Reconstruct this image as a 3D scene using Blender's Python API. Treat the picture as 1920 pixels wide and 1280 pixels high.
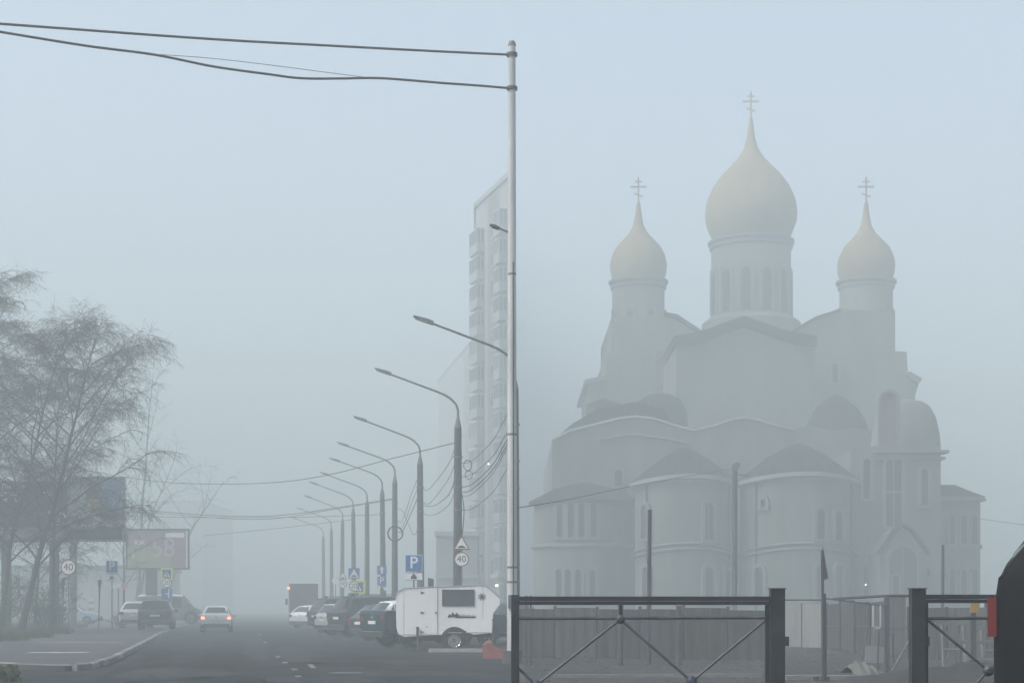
import bpy, math, random
from mathutils import Vector, Matrix
R = math.radians
S = bpy.context.scene
for o in list(bpy.data.objects): bpy.data.objects.remove(o)

# ---------------------------------------------------------------- camera
CAM_H = 1.3; FPX = 3000.0; PX0 = 960.0; HOR = 1140.0
cam = bpy.data.cameras.new('camera'); cam_o = bpy.data.objects.new('camera', cam)
S.collection.objects.link(cam_o); S.camera = cam_o
cam_o.location = (0, 0, CAM_H); cam_o.rotation_euler = (math.pi / 2, 0, 0)
cam.sensor_width = 36; cam.lens = FPX / 1920 * 36
cam.shift_y = (HOR - 640) / 1920; cam.clip_start = .1; cam.clip_end = 4000

# ---------------------------------------------------------------- sky, sun, exposure
SUN_EL, SUN_AZ = 48, -112          # high veiled sun behind the camera, to the left
w = bpy.data.worlds.new('World'); S.world = w; w.use_nodes = True
nt = w.node_tree; bg = nt.nodes['Background']
sky = nt.nodes.new('ShaderNodeTexSky'); sky.sky_type = 'NISHITA'; sky.sun_disc = False
sky.sun_elevation = R(SUN_EL); sky.sun_rotation = R(SUN_AZ)
sky.air_density = 1.0; sky.dust_density = 4.5; sky.ozone_density = 1.5
hs = nt.nodes.new('ShaderNodeHueSaturation'); hs.inputs['Saturation'].default_value = 0.64
nt.links.new(sky.outputs[0], hs.inputs['Color']); nt.links.new(hs.outputs[0], bg.inputs[0])
bg.inputs[1].default_value = 0.15
sl = bpy.data.lights.new('sun', 'SUN'); sun = bpy.data.objects.new('sun', sl); S.collection.objects.link(sun)
sl.energy = 0.95; sl.angle = R(30); sl.color = (1, .98, .95)
sdir = Vector((math.sin(R(SUN_AZ)) * math.cos(R(SUN_EL)), math.cos(R(SUN_AZ)) * math.cos(R(SUN_EL)), math.sin(R(SUN_EL))))
sun.rotation_euler = (-sdir).to_track_quat('-Z', 'Y').to_euler()
vs = S.view_settings; vs.view_transform = 'Standard'; vs.look = 'None'; vs.gamma = 1; vs.exposure = 1.10
vs.use_curve_mapping = False
c = S.cycles
c.use_denoising = True; c.volume_bounces = 3; c.max_bounces = 8; c.diffuse_bounces = 3; c.glossy_bounces = 2
HAZE_DENSITY = 0.0071; HAZE_COLOR = (.65, .73, .74); HAZE_TOP = 59.0

# ---------------------------------------------------------------- helpers
def X(px, d): return (px - PX0) * d / FPX
def Z(py, d): return CAM_H + (HOR - py) * d / FPX
def W(px, py, d): return Vector((X(px, d), d, Z(py, d)))
def G(py): return CAM_H * FPX / (py - HOR)
def ground(px, py, z=0): d = G(py); return Vector((X(px, d), d, z))
ST = (470 - PX0) / FPX                    # the street runs away to the left
STREET = R(90) - math.atan(ST)            # heading of the street
def SP(u, d, z=0): return Vector((ST * d + u, d, z))

WM = {}
col = S.collection
class MB:
    def __init__(s): s.v = []; s.f = []; s.m = []
    def add(s, vs, fs, mi=0):
        n = len(s.v); s.v += [tuple(p) for p in vs]
        for f in fs: s.f.append([i + n for i in f]); s.m.append(mi)
        return s
    def box(s, x0, x1, y0, y1, z0, z1, mi=0, mat=None):
        vs = [(x, y, z) for z in (z0, z1) for y in (y0, y1) for x in (x0, x1)]
        if mat is not None: vs = [mat @ Vector(p) for p in vs]
        return s.add(vs, [(0, 2, 3, 1), (4, 5, 7, 6), (0, 1, 5, 4), (2, 6, 7, 3), (0, 4, 6, 2), (1, 3, 7, 5)], mi)
    def tube(s, pts, r, n=6, mi=0, cap=True):
        pts = [Vector(p) for p in pts]; k = len(pts)
        rs = r if isinstance(r, (list, tuple)) else [r] * k
        vs = []; up = Vector((.13, .31, .94)); prev = None
        for i, p in enumerate(pts):
            t = (pts[min(i + 1, k - 1)] - pts[max(i - 1, 0)])
            if t.length < 1e-9: t = Vector((0, 0, 1))
            t.normalize()
            if prev is None:
                a = t.cross(up)
                if a.length < .1: a = t.cross(Vector((1, 0, 0)))
            else: a = prev - t * prev.dot(t)
            a.normalize(); prev = a; b = t.cross(a)
            for j in range(n):
                q = 2 * math.pi * (j + .5) / n
                vs.append(p + (a * math.cos(q) + b * math.sin(q)) * rs[i])
        fs = [(i * n + j, i * n + (j + 1) % n, (i + 1) * n + (j + 1) % n, (i + 1) * n + j) for i in range(k - 1) for j in range(n)]
        if cap and n > 3: fs += [tuple(range(n))[::-1], tuple(range((k - 1) * n, k * n))]
        return s.add(vs, fs, mi)
    def bar(s, p, q, r, mi=0): return s.tube([p, q], r * 1.414, 4, mi)
    def lathe(s, prof, n=24, c=(0, 0), mi=0, a0=0, a1=2 * math.pi, zfun=None):
        full = abs(a1 - a0 - 2 * math.pi) < 1e-6; m = n if full else n + 1
        vs = []
        for r_, z in prof:
            for j in range(m):
                a = a0 + (a1 - a0) * j / n
                zz = z + (zfun(a) if zfun else 0)
                vs.append((c[0] + r_ * math.cos(a), c[1] + r_ * math.sin(a), zz))
        fs = []
        for i in range(len(prof) - 1):
            for j in range(n):
                k = (j + 1) % m
                fs.append((i * m + j, i * m + k, (i + 1) * m + k, (i + 1) * m + j))
        return s.add(vs, fs, mi)
    def prism(s, poly, y0, y1, mi=0, fn=None):          # polygon in (a, b), extruded along y
        n = len(poly); fn = fn or (lambda a, y, b: (a, y, b))
        vs = [fn(a, y0, b) for a, b in poly] + [fn(a, y1, b) for a, b in poly]
        fs = [tuple(range(n)), tuple(range(2 * n - 1, n - 1, -1))] + [((i + 1) % n, i, n + i, n + (i + 1) % n) for i in range(n)]
        return s.add(vs, fs, mi)
    def slab(s, poly, z0, z1, mi=0):                    # polygon in plan, extruded upward
        n = len(poly)
        vs = [(p[0], p[1], z0) for p in poly] + [(p[0], p[1], z1) for p in poly]
        fs = [tuple(range(n))[::-1], tuple(range(n, 2 * n))] + [(i, (i + 1) % n, n + (i + 1) % n, n + i) for i in range(n)]
        return s.add(vs, fs, mi)
    def ball(s, c, r, n=8, m=6, sc=(1, 1, 1), mi=0):
        pr = [(max(1e-4, math.sin(math.pi * i / m)), -math.cos(math.pi * i / m)) for i in range(m + 1)]
        t = MB().lathe(pr, n)
        return s.add([(c[0] + p[0] * r * sc[0], c[1] + p[1] * r * sc[1], c[2] + p[2] * r * sc[2]) for p in t.v], t.f, mi)
    def mesh(s, name, mats, smooth=False, fix=True):
        me = bpy.data.meshes.new(name); me.from_pydata(s.v, [], s.f)
        for m_ in (mats if isinstance(mats, (list, tuple)) else [mats]): me.materials.append(m_)
        if any(s.m): me.polygons.foreach_set('material_index', s.m)
        if fix and len(s.f) < 40000:
            import bmesh
            bm = bmesh.new(); bm.from_mesh(me); bmesh.ops.recalc_face_normals(bm, faces=bm.faces); bm.to_mesh(me); bm.free()
        if smooth:
            me.shade_smooth(); me.set_sharp_from_angle(angle=R(smooth if smooth is not True else 38))
        return me
    def build(s, name, mats, parent=None, world=True, smooth=False, loc=(0, 0, 0), rot=(0, 0, 0), fix=True):
        return put(name, s.mesh(name, mats, smooth, fix), parent, world, loc, rot)
def put(name, me, parent=None, world=True, loc=(0, 0, 0), rot=(0, 0, 0), scale=(1, 1, 1)):
    o = bpy.data.objects.new(name, me); col.objects.link(o)
    o.location = loc; o.rotation_euler = rot; o.scale = scale
    from mathutils import Euler
    b = Matrix.LocRotScale(Vector(loc), Euler(rot), Vector(scale))
    if parent is not None:
        o.parent = parent
        if world: o.matrix_parent_inverse = WM[parent].inverted(); WM[o] = b
        else: WM[o] = WM[parent] @ b
    else: WM[o] = b
    return o
def tag(o, label, cat, group=None, kind=None):
    if label: o['label'] = label
    if cat: o['category'] = cat
    if group: o['group'] = group
    if kind: o['kind'] = kind
    return o
def thing(name, label, cat, loc=(0, 0, 0), rz=0, group=None):
    return tag(put(name, None, loc=tuple(loc), rot=(0, 0, rz)), label, cat, group)
def struct(name, mb, m, smooth=False, parent=None):
    o = mb.build(name, m, parent, smooth=smooth)
    if parent is None: o['kind'] = 'structure'
    return o
def copy_tree(o, parent=None):
    n = o.copy(); col.objects.link(n)
    if parent is not None: n.parent = parent
    for ch in o.children: copy_tree(ch, n)
    return n

# ---------------------------------------------------------------- materials
MATS = {}
def mat(name, colr, rough=.75, var=.18, scale=2.0, bump=0.0, bscale=30.0, metal=0.0, emit=0.0, spec=.4, streak=0, col2=None):
    if name in MATS: return MATS[name]
    m = bpy.data.materials.new(name); m.use_nodes = True; t = m.node_tree; n = t.nodes; b = n['Principled BSDF']
    b.inputs['Roughness'].default_value = rough; b.inputs['Metallic'].default_value = metal
    b.inputs['Specular IOR Level'].default_value = spec
    tc = n.new('ShaderNodeTexCoord'); mp = n.new('ShaderNodeMapping')
    t.links.new(tc.outputs['Object'], mp.inputs[0])
    if streak: mp.inputs['Scale'].default_value = (1, 1, 1 / streak)
    nz = n.new('ShaderNodeTexNoise'); nz.inputs['Scale'].default_value = scale; nz.inputs['Detail'].default_value = 8
    nz.inputs['Roughness'].default_value = .65
    t.links.new(mp.outputs[0], nz.inputs['Vector'])
    cr = n.new('ShaderNodeValToRGB'); e = cr.color_ramp.elements
    e[0].position = .3; e[1].position = .7
    e[0].color = (*[x * (1 - var) for x in colr], 1)
    e[1].color = (*(col2 or [min(1, x * (1 + var)) for x in colr]), 1)
    t.links.new(nz.outputs[0], cr.inputs[0]); t.links.new(cr.outputs[0], b.inputs['Base Color'])
    if bump:
        n2 = n.new('ShaderNodeTexNoise'); n2.inputs['Scale'].default_value = bscale; n2.inputs['Detail'].default_value = 6
        t.links.new(tc.outputs['Object'], n2.inputs['Vector'])
        bp = n.new('ShaderNodeBump'); bp.inputs['Strength'].default_value = bump; bp.inputs['Distance'].default_value = .02
        t.links.new(n2.outputs[0], bp.inputs['Height']); t.links.new(bp.outputs[0], b.inputs['Normal'])
    if emit:
        b.inputs['Emission Color'].default_value = (*colr, 1); b.inputs['Emission Strength'].default_value = emit
    MATS[name] = m; return m
def flat(name, colr, rough=.5): return mat(name, colr, rough, var=.06, scale=6)
ASPH = mat('asphalt', (.026, .028, .030), .95, .4, .35, .7, 60, spec=.1, col2=(.048, .050, .052))
PAVE = mat('pavement_asphalt', (.058, .060, .062), .85, .3, .5, .4, 50)
KERB = mat('kerb_concrete', (.22, .22, .21), .85, .3, 3, .5, 25)
SOIL = mat('site_soil', (.022, .021, .020), .95, .5, .8, 1, 8)
TURF = mat('spring_turf', (.022, .040, .014), .95, .5, 1.2, 1, 20, col2=(.05, .052, .025))
PAINTW = mat('worn_white_paint', (.17, .17, .165), .8, .5, 3)
LINEW = mat('faded_line_paint', (.30, .30, .29), .8, .4, 2)
CONC = mat('weathered_concrete', (.06, .061, .063), .9, .3, 1.5, .4, 15, streak=4)
STEEL = mat('galvanised_steel', (.13, .135, .14), .6, .2, 3, metal=.3)
DSTEEL = mat('dark_steel', (.05, .052, .056), .55, .25, 4)
WIRE = mat('cable_rubber', (.02, .02, .022), .7, .2, 4)
BLACK = mat('black_rubber', (.015, .015, .016), .8, .2, 6)
GLASS = mat('dark_glass', (.02, .023, .026), .12, .1, 2, spec=.6)
WHITE = flat('sign_white', (.72, .72, .70)); SRED = flat('sign_red', (.22, .06, .06)); SBLUE = flat('sign_blue', (.03, .12, .34))
SBLACK = flat('sign_black', (.02, .02, .02)); SYEL = flat('sign_yellow', (.55, .62, .07)); SGREY = flat('sign_back_grey', (.25, .26, .27))
CHROME = mat('bright_metal', (.5, .5, .5), .25, .05, 3, metal=.9)
TAILR = mat('tail_lamp_red', (.13, .012, .012), .25, .1, 9)
PLATE = flat('plate_white', (.6, .6, .58)); HEADL = mat('headlamp_lens', (.5, .52, .54), .15, .1, 5)
BRAKE = mat('lit_brake_lamp', (1.0, .10, .05), .3, .05, 9, emit=5)
BULB = mat('lit_lamp', (1.0, .97, .88), .3, .02, 9, emit=2.5)
# ================================================================ GROUND
rnd = random.Random(4)
g = MB(); g.add([(-600, -20, 0), (600, -20, 0), (600, 900, 0), (-600, 900, 0)], [(0, 1, 2, 3)])
struct('ground', g, mat('grey_earth', (.045, .045, .042), .95, .3, .3, .6, 6))
KP = [ground(-260, 1247), ground(-60, 1250), ground(0, 1253), ground(60, 1256), ground(120, 1258), ground(150, 1257), ground(180, 1252), ground(215, 1240),
      ground(240, 1227), ground(262, 1215), ground(282, 1203), ground(300, 1192), ground(318, 1184)]
def smooth_path(pts, k=6):
    out = []
    for i in range(len(pts) - 1):
        p0 = pts[max(i - 1, 0)]; p1 = pts[i]; p2 = pts[i + 1]; p3 = pts[min(i + 2, len(pts) - 1)]
        for j in range(k):
            t = j / k
            out.append(.5 * ((2 * p1) + (p2 - p0) * t + (2 * p0 - 5 * p1 + 4 * p2 - p3) * t * t + (3 * p1 - p0 - 3 * p2 + p3) * t ** 3))
    return out + [pts[-1]]
KC = smooth_path(KP)
tail = [SP(-4.5 - .3 * min(1, (d - 88) / 40), d) for d in (100, 130, 180, 260, 420)]
kerb_line = KC + tail
rp = [(p.x, p.y) for p in kerb_line] + [(SP(10.5, 420).x, 420), (SP(10.5, 110).x, 110), (SP(10.5, 70).x, 70), (.15, 62), (.15, 20), (-30, 20), (-30, KP[0].y)]
m_ = MB(); m_.add([(x, y, .004) for x, y in rp], [tuple(range(len(rp)))[::-1]])
struct('road', m_, ASPH)
# pavement with its kerb stones
pv = [(p.x - .12, p.y + .03) for p in kerb_line] + [(-140, 420), (-140, KP[0].y)]
m_ = MB().slab(pv, -.02, .12)
pavement = struct('pavement', m_, PAVE)
def along(path, step):
    out = [path[0].copy()]; acc = 0
    for a, b in zip(path, path[1:]):
        L = (b - a).length; t = step - acc
        while t < L: out.append(a.lerp(b, t / L)); t += step
        acc = (acc + L) % step if L else acc
        acc = L - (t - step)
    return out
KERBS = [KERB, KERB, mat('kerb_dark', (.15, .15, .145), .9, .3, 3, .5, 25), mat('kerb_light', (.27, .27, .26), .85, .3, 3, .5, 25)]
kpts = along(kerb_line, 1.0)
kpts = [p for p in kpts if p.y < 190][:190]
for a, b in zip(kpts, kpts[1:]):
    t = (b - a); L = t.length; t.normalize(); n = Vector((-t.y, t.x, 0))
    M = Matrix(((t.x, n.x, 0, a.x), (t.y, n.y, 0, a.y), (0, 0, 1, 0), (0, 0, 0, 1)))
    dz = rnd.uniform(-.01, .01); gp = .012
    MB().prism([(-.0, 0), (.15, 0), (.15, .135 + dz), (.02, .135 + dz), (0, .115 + dz)], gp, L - gp,
               fn=lambda q, y, z: M @ Vector((y, q - .015, z))).build('kerb_stone', rnd.choice(KERBS), pavement)
# verge with grass
vb = [ground(-400, 1222), ground(-100, 1214), ground(0, 1208), ground(60, 1202), ground(105, 1193), ground(140, 1181), ground(165, 1173), ground(180, 1168)]
vpoly = [(p.x, p.y) for p in vb] + [(-40, 170), (-140, 170), (-140, vb[0].y)]
struct('verge', MB().slab(vpoly, .05, .135), TURF)
struct('site_ground', MB().add([(.16, 4, .004), (60, 4, .004), (70, 150, .004), (.6, 150, .004)], [(0, 1, 2, 3)]), SOIL)
# painted marks
mk = MB()
def mark(a, b, wd, z, m=mk):
    t = (b - a).normalized(); n = Vector((-t.y, t.x, 0)) * wd / 2; u = Vector((0, 0, z))
    m.add([a - n + u, a + n + u, b + n + u, b - n + u], [(0, 1, 2, 3)])
mark(ground(55, 1231), ground(165, 1231), .9, .125); mark(ground(70, 1209), ground(226, 1210), .6, .125)
o = mk.build('parking_line', LINEW, pavement)
mk = MB()
for (px, py), L in (((522, 1232), 1.1), ((535, 1243), .9), ((553, 1256), .8), ((588, 1252), 2.2), ((560, 1269), .6), ((498, 1205), 2), ((487, 1190), 3)):
    a = ground(px, py); mark(a, a + Vector((-ST * -L, L, 0)), .12, .009, mk)
tag(mk.build('lane_marking', PAINTW), None, None, kind='structure')

pt = [mat('old_patch', (.043, .044, .044), .95, .4, 2, .5, 50, spec=.1), mat('tar_patch', (.020, .0205, .021), .95, .3, 2, .4, 60, spec=.1)]
for k, (px, py, lx, ly) in enumerate(((330, 1262, 2.2, 5), (420, 1236, 1.2, 14), (560, 1225, 1.0, 18), (640, 1245, 2.4, 4), (480, 1210, .8, 30), (700, 1232, 2.0, 3), (760, 1262, 3, 2.5), (300, 1228, .9, 10), (600, 1275, 2.6, 2), (420, 1275, 1.6, 3))):
    a = ground(px, py); r9 = random.Random(k); q = []
    for j in range(14):
        t = 2 * math.pi * j / 14; u = lx / 2 * math.copysign(abs(math.cos(t)) ** .6, math.cos(t)) * r9.uniform(.8, 1.15); v_ = ly / 2 * math.copysign(abs(math.sin(t)) ** .6, math.sin(t)) * r9.uniform(.85, 1.1)
        q.append((a.x + u + ST * v_, a.y + v_, .0075))
    tag(MB().add(q, [tuple(range(14))]).build('road_patch', pt[k % 2]), None, None, kind='structure')
for k, u in enumerate((-2.6, -1.15, 1.2, 2.7)):
    m_ = MB(); pl = [SP(u + .12 * math.sin(d_ * .11 + k), d_, .006) for d_ in range(26, 150, 4)]; q = [p + Vector((-.24, 0, 0)) for p in pl] + [p + Vector((.24, 0, 0)) for p in pl[::-1]]
    n_ = len(pl); m_.add(q, [(i, i + 1, 2 * n_ - 2 - i, 2 * n_ - 1 - i) for i in range(n_ - 1)]); tag(m_.build('wheel_track', mat('polished_track', (.024, .0255, .027), .95, .5, .8, .5, 60, spec=.1, col2=(.042, .044, .046))), None, None, kind='structure')
ck = MB(); r9 = random.Random(77)
for k in range(16):
    a = ground(r9.uniform(200, 850), r9.uniform(1222, 1285)); h_ = r9.choice([STREET, STREET, 0, .4]); p = [a + Vector((0, 0, .0095))]
    for j in range(9): h2 = h_ + r9.gauss(0, .5); p.append(p[-1] + Vector((math.cos(h2), math.sin(h2), 0)) * r9.uniform(.3, .8))
    for u, v_ in zip(p, p[1:]):
        n = Vector((-(v_ - u).y, (v_ - u).x, 0)).normalized() * .05; ck.add([u - n, u + n, v_ + n, v_ - n], [(0, 1, 2, 3)])
tag(ck.build('road_cracks', pt[1]), None, None, kind='structure')
mh = ground(648, 1262); tag(MB().tube([(mh.x, mh.y, .004), (mh.x, mh.y, .016)], .36, 20).build('manhole_cover', mat('cast_iron', (.04, .04, .042), .5, .3, 8)), 'round iron manhole cover in the road before the caravan', 'manhole cover')

# ================================================================ STREET BUILDINGS
PANEL = mat('grey_facade_panel', (.24, .24, .25), .85, .15, .6, .2, 10)
DPANEL = mat('brown_brick_facade', (.13, .12, .12), .9, .2, .8, .3, 12)
CURT = mat('pale_curtain', (.22, .21, .20), .8, .2, 2); WARMG = mat('half_drawn_blind', (.10, .10, .105), .4, .2, 2)
PVC = flat('white_window_frame', (.33, .33, .33)); ROOFD = mat('dark_roofing', (.05, .05, .052), .95, .2, 2, spec=.05)
tdir = Vector((ST, 1, 0)).normalized(); ndir = Vector((-tdir.y, tdir.x, 0))      # along the street, and out towards it
def apartment(name, label, A, length, h, floors, back, mats, cols, pitch=3.05, base=1.2, balcony=(), tdir=tdir, ndir=ndir):
    root = thing(name, label, 'building', A)
    B = A + tdir * length
    poly = [(A.x, A.y), (B.x, B.y)] + back
    MB().slab(poly, 0, h).build('wall', mats[0], root)
    cx = sum(p[0] for p in poly) / len(poly); cy = sum(p[1] for p in poly) / len(poly)
    pr = [(p[0] + (p[0] - cx) * .012 - (.25 if i < 2 else 0), p[1]) for i, p in enumerate(poly)]
    MB().slab(pr, h + .005, h + .55).build('parapet', mats[1], root)
    M = Matrix(((tdir.x, ndir.x, 0, A.x), (tdir.y, ndir.y, 0, A.y), (0, 0, 1, 0), (0, 0, 0, 1)))
    for k in range(floors):
        z = base + k * pitch
        for s0, s1 in cols:
            wo = MB().box(s0, s1, -.02, .02, z + .8, z + 2.3, mat=M).build('window', rnd.choice([GLASS, GLASS, CURT, WARMG]), root)
            f = MB()
            for a, b, c0, c1 in ((s0 - .09, s0, z + .71, z + 2.39), (s1, s1 + .09, z + .71, z + 2.39), (s0, s1, z + .71, z + .8), (s0, s1, z + 2.3, z + 2.39), ((s0 + s1) / 2 - .04, (s0 + s1) / 2 + .04, z + .8, z + 2.3)):
                f.box(a, b, -.01, .09, c0, c1, mat=M)
            f.build('window_frame', PVC, wo)
        for s0, s1 in balcony:
            bo = MB().box(s0, s1, -.03, .9, z, z + 1.05, mat=M).build('balcony', mats[2], root)
            MB().box(s0 + .05, s1 - .05, -.02, .84, z + 1.06, z + 2.45, mat=M).build('balcony_glazing', rnd.choice([GLASS, GLASS, WARMG, CURT]), bo)
            f = MB()
            nn = max(2, int((s1 - s0) / .75))
            for i in range(nn + 1):
                a = s0 + (s1 - s0 - .08) * i / nn; f.box(a, a + .08, .85, .93, z + 1.06, z + 2.5, mat=M)
            for q in (.02, .45): f.box(s0 - .03, s0 + .04, q, q + .08, z + 1.06, z + 2.5, mat=M)
            f.box(s0 - .04, s1 + .04, -.02, .95, z + 2.5, z + 2.62, mat=M)
            f.build('balcony_frame', PVC, bo)
    return root, M
A0 = Vector((X(956, 168), 168, 0)); tt = Vector((-.278, .96, 0)).normalized(); tn = Vector((-tt.y, tt.x, 0))
tower, TM = apartment('apartment_tower', 'tall grey apartment tower with glazed white balconies beside the nearest street lamps', A0, 13.9, 46.6, 14,
    [(-5.9, 260), (.3, 260)], (PANEL, PANEL, PANEL), [(5.4, 7.2)], balcony=[(.9, 3.2), (10.0, 13.4)], tdir=tt, ndir=tn)
MB().box(4.0, 8.8, -.03, .008, 0, 46.2, mat=TM).build('brick_strip', DPANEL, tower)
MB().box(.2, 3.0, -.03, 1.3, 4.5, 4.9, mat=TM).build('entrance_canopy', PVC, tower)
wl = MB().box(1.2, 1.5, .95, 1.15, 3.6, 3.85, mat=TM).build('canopy_lamp', BULB, tower)
MB().ball(tuple(TM @ Vector((7.6, .25, 17.1))), .1).build('wall_lamp', BULB, tower)
A1 = SP(44.0, 276)
apartment('apartment_slab', 'long fog veiled apartment slab rising behind the grey tower', A1, 100, 54, 17,
    [(-.5, 380), (-.5, 300)], (PANEL, ROOFD, PANEL), [(2 + 7 * i, 3.6 + 7 * i) for i in range(8)], balcony=[(4.6 + 14 * i, 7.6 + 14 * i) for i in range(4)])
A2 = SP(56, 400)
apartment('apartment_slab', 'farthest apartment block on the right, nearly lost in fog', A2, 85, 48, 14,
    [(-2, 490), (-2, 412)], (PANEL, ROOFD, PANEL), [(3 + 8 * i, 4.8 + 8 * i) for i in range(8)])
# low annex behind the caravan
an = thing('shop_annex', 'low pale shop annex with cornice below the apartment tower', 'building', W(860, 1140, 153))
xa, xb = X(818, 152), X(895, 152)
MB().box(xa, xb, 152, 160, 0, 8.2).build('wall', PANEL, an)
MB().box(xa - .15, xb + .12, 151.7, 160.2, 8.205, 8.6).build('cornice', PVC, an)
MB().box(xa - .1, xb + .1, 151.8, 151.99, 4.2, 4.5).build('fascia', PVC, an)
for i in range(2):
    a = xa + .35 + i * 1.3
    p = MB().box(a, a + .9, 151.93, 151.98, 1.4, 3.4).build('window', GLASS, an)
    MB().box(a - .06, a + .96, 151.9, 151.97, 3.4, 3.55).build('window_frame', PVC, p)
lb = thing('apartment_block', 'foggy grey apartment block behind the pink billboard', 'building', SP(-15, 390))
bx0, bx1 = X(275, 390), X(383, 390)
MB().box(bx0, bx1, 390, 430, 0, 27).build('wall', PANEL, lb); MB().box(bx0 - .2, bx1 + .2, 389.8, 430, 27.005, 27.5).build('roof', ROOFD, lb)
for k in range(5):
    for i in range(6):
        a = bx0 + .7 + i * 1.4; MB().box(a, a + .8, 389.95, 389.99, 1.5 + 3.2 * k, 3.1 + 3.2 * k).build('window', GLASS, lb)
lw = thing('low_warehouse', 'pale low building behind the blue sedan and striped bollards', 'building', W(150, 1140, 190))
MB().box(X(20, 190), X(255, 190), 190, 215, 0, 6.0).build('wall', mat('pale_render', (.30, .30, .29), .9, .2, .5), lw)
MB().box(X(14, 190), X(260, 190), 189.6, 215, 6.005, 6.4).build('roof', ROOFD, lw)

# ================================================================ CHURCH
CW = mat('pale_green_render', (.12, .125, .112), .9, .38, .5, .2, 8, streak=4)
CT = mat('pale_stone_trim', (.13, .134, .124), .85, .15, .8)
CTL = mat('white_eaves_trim', (.22, .22, .21), .85, .15, .8)
CR = mat('dark_copper_roof', (.016, .0145, .015), .95, .25, .6, spec=.05)
CB = mat('red_brick_panel', (.15, .10, .09), .9, .2, 1)
CG = mat('pale_gold', (.22, .17, .10), .8, .22, .6, spec=.1, streak=3)
CWIN = mat('church_window_glass', (.006, .006, .007), .6, .1, 2, spec=.05)
church = thing('orthodox_church', 'large orthodox church with three pale gold onion domes fading into fog', 'church', (X(1405, 120), 112, 0))
def P(poly, d): return [(X(a, d), Z(b, d)) for a, b in poly]
def mass(name, poly, d0, d1, m, ref=None): return MB().prism(P(poly, ref or d0), d0, d1).build(name, m, church)
def arch_outline(w_, h, n=10):
    r_ = w_ / 2
    return [(-r_, 0)] + [(-r_ * math.cos(math.pi * i / n), h - r_ + r_ * math.sin(math.pi * i / n)) for i in range(n + 1)] + [(r_, 0)]
def arch_window(base, w_, h, ang=0, surround=.22, parent=None, pane=CWIN, name='window', proud=.0):
    """ang: rotation of the outward normal from -y about z"""
    M = Matrix.Translation(base) @ Matrix.Rotation(ang, 4, 'Z')
    fn = lambda a, y, b: M @ Vector((a, y, b))
    wn = MB().prism(arch_outline(w_, h), -.05 - proud, .05, fn=fn).build(name, pane, parent or church)
    inn = arch_outline(w_, h); out = [(a * (1 + 2 * surround / w_), b if i in (0, len(inn) - 1) else (h - w_ / 2) + (b - h + w_ / 2) * (1 + 2 * surround / w_)) for i, (a, b) in enumerate(inn)]
    s = MB()
    for i in range(len(inn) - 1):
        q = [inn[i], inn[i + 1], out[i + 1], out[i]]
        s.prism(q, -.22 - proud, .03, fn=fn)
    s.box(-w_ / 2 - surround, w_ / 2 + surround, -.28 - proud, .03, -.18, -.005, mat=M)
    s.build('window_surround', CT, wn)
    if w_ > .5 and h > 2: MB().box(-.04, .04, -.09 - proud, .0, 0, h - .1, mat=M).build('mullion', CT, wn)
    return wn
def rib_line(path, r_, name='string_course', m=CT):
    return MB().tube(path, r_, 4).build(name, m, church)

# main body, tiers from low to high
mass('wall', [(1035, 1186), (1035, 830), (1070, 812), (1120, 800), (1160, 790), (1192, 786), (1225, 790), (1262, 802), (1300, 812), (1340, 803), (1370, 792), (1395, 788),
              (1420, 792), (1452, 802), (1490, 810), (1520, 802), (1560, 812), (1600, 806), (1635, 812), (1665, 822), (1665, 1186)], 111, 140, CW)
for pk in ([(1035, 830), (1070, 812), (1120, 800), (1160, 790), (1192, 786), (1225, 790), (1262, 802), (1300, 812), (1340, 803), (1370, 792), (1395, 788), (1420, 792), (1452, 802), (1490, 810)],):
    rib_line([(X(a, 110.95), 110.95, Z(b, 110.95)) for a, b in pk], .11, 'coping', CTL)
mass('roof', [(1042, 826), (1115, 796), (1192, 782), (1262, 799), (1244, 772), (1192, 758), (1120, 772), (1072, 800)], 112, 140, CR)
rib_line([(X(a, 110.9), 110.9, Z(b, 110.9)) for a, b in ((1120, 830), (1160, 822), (1195, 820), (1240, 826), (1290, 836))], .09)
# left wing, projecting and lower
r0 = 95 * 108 / (FPX - 95); c0 = (X(1096, 108 + r0), 108 + r0)
MB().lathe([(r0, -.02), (r0, Z(948, 108))], 28, c0, a0=math.pi, a1=2 * math.pi).build('apse', CW, church, smooth=True)
MB().lathe([(r0 + .35, Z(948, 108)), (r0 + .35, Z(940, 108)), (r0 * .6, Z(915, 108)), (.1, Z(900, 108))], 28, c0, a0=math.pi, a1=2 * math.pi).build('apse_roof', CR, church, smooth=True)
MB().lathe([(r0 + .12, Z(1032, 108)), (r0 + .22, Z(1028, 108)), (r0 + .12, Z(1022, 108))], 28, c0, a0=math.pi, a1=2 * math.pi).build('string_course', CT, church, smooth=True)
def on_apse(px, cx, cy, r_):
    best = min((abs((cx + r_ * math.sin(a)) / (cy - r_ * math.cos(a)) * FPX + PX0 - px), a) for a in [R(k * .5 - 85) for k in range(341)])
    a = best[1]; return Vector((cx + r_ * math.sin(a), cy - r_ * math.cos(a), 0)), a
def apse_windows(pxs, y0, y1, wpx, cx, cy, r_):
    for px in pxs:
        p, a = on_apse(px, cx, cy, r_); d = p.y
        arch_window(Vector((p.x, p.y, Z(y1, d))), wpx * d / FPX / max(.5, math.cos(a)), (y1 - y0) * d / FPX, a)
apse_windows((1052, 1072, 1090, 1112), 948, 1012, 11, *c0, r0)
apse_windows((1050, 1066, 1084, 1110), 1072, 1128, 11, *c0, r0)
arch_window(Vector((X(1159, 111), 110.99, Z(992, 111))), .42, 1.1); arch_window(Vector((X(1159, 111), 110.99, Z(916, 111))), .5, 1.1)
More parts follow.
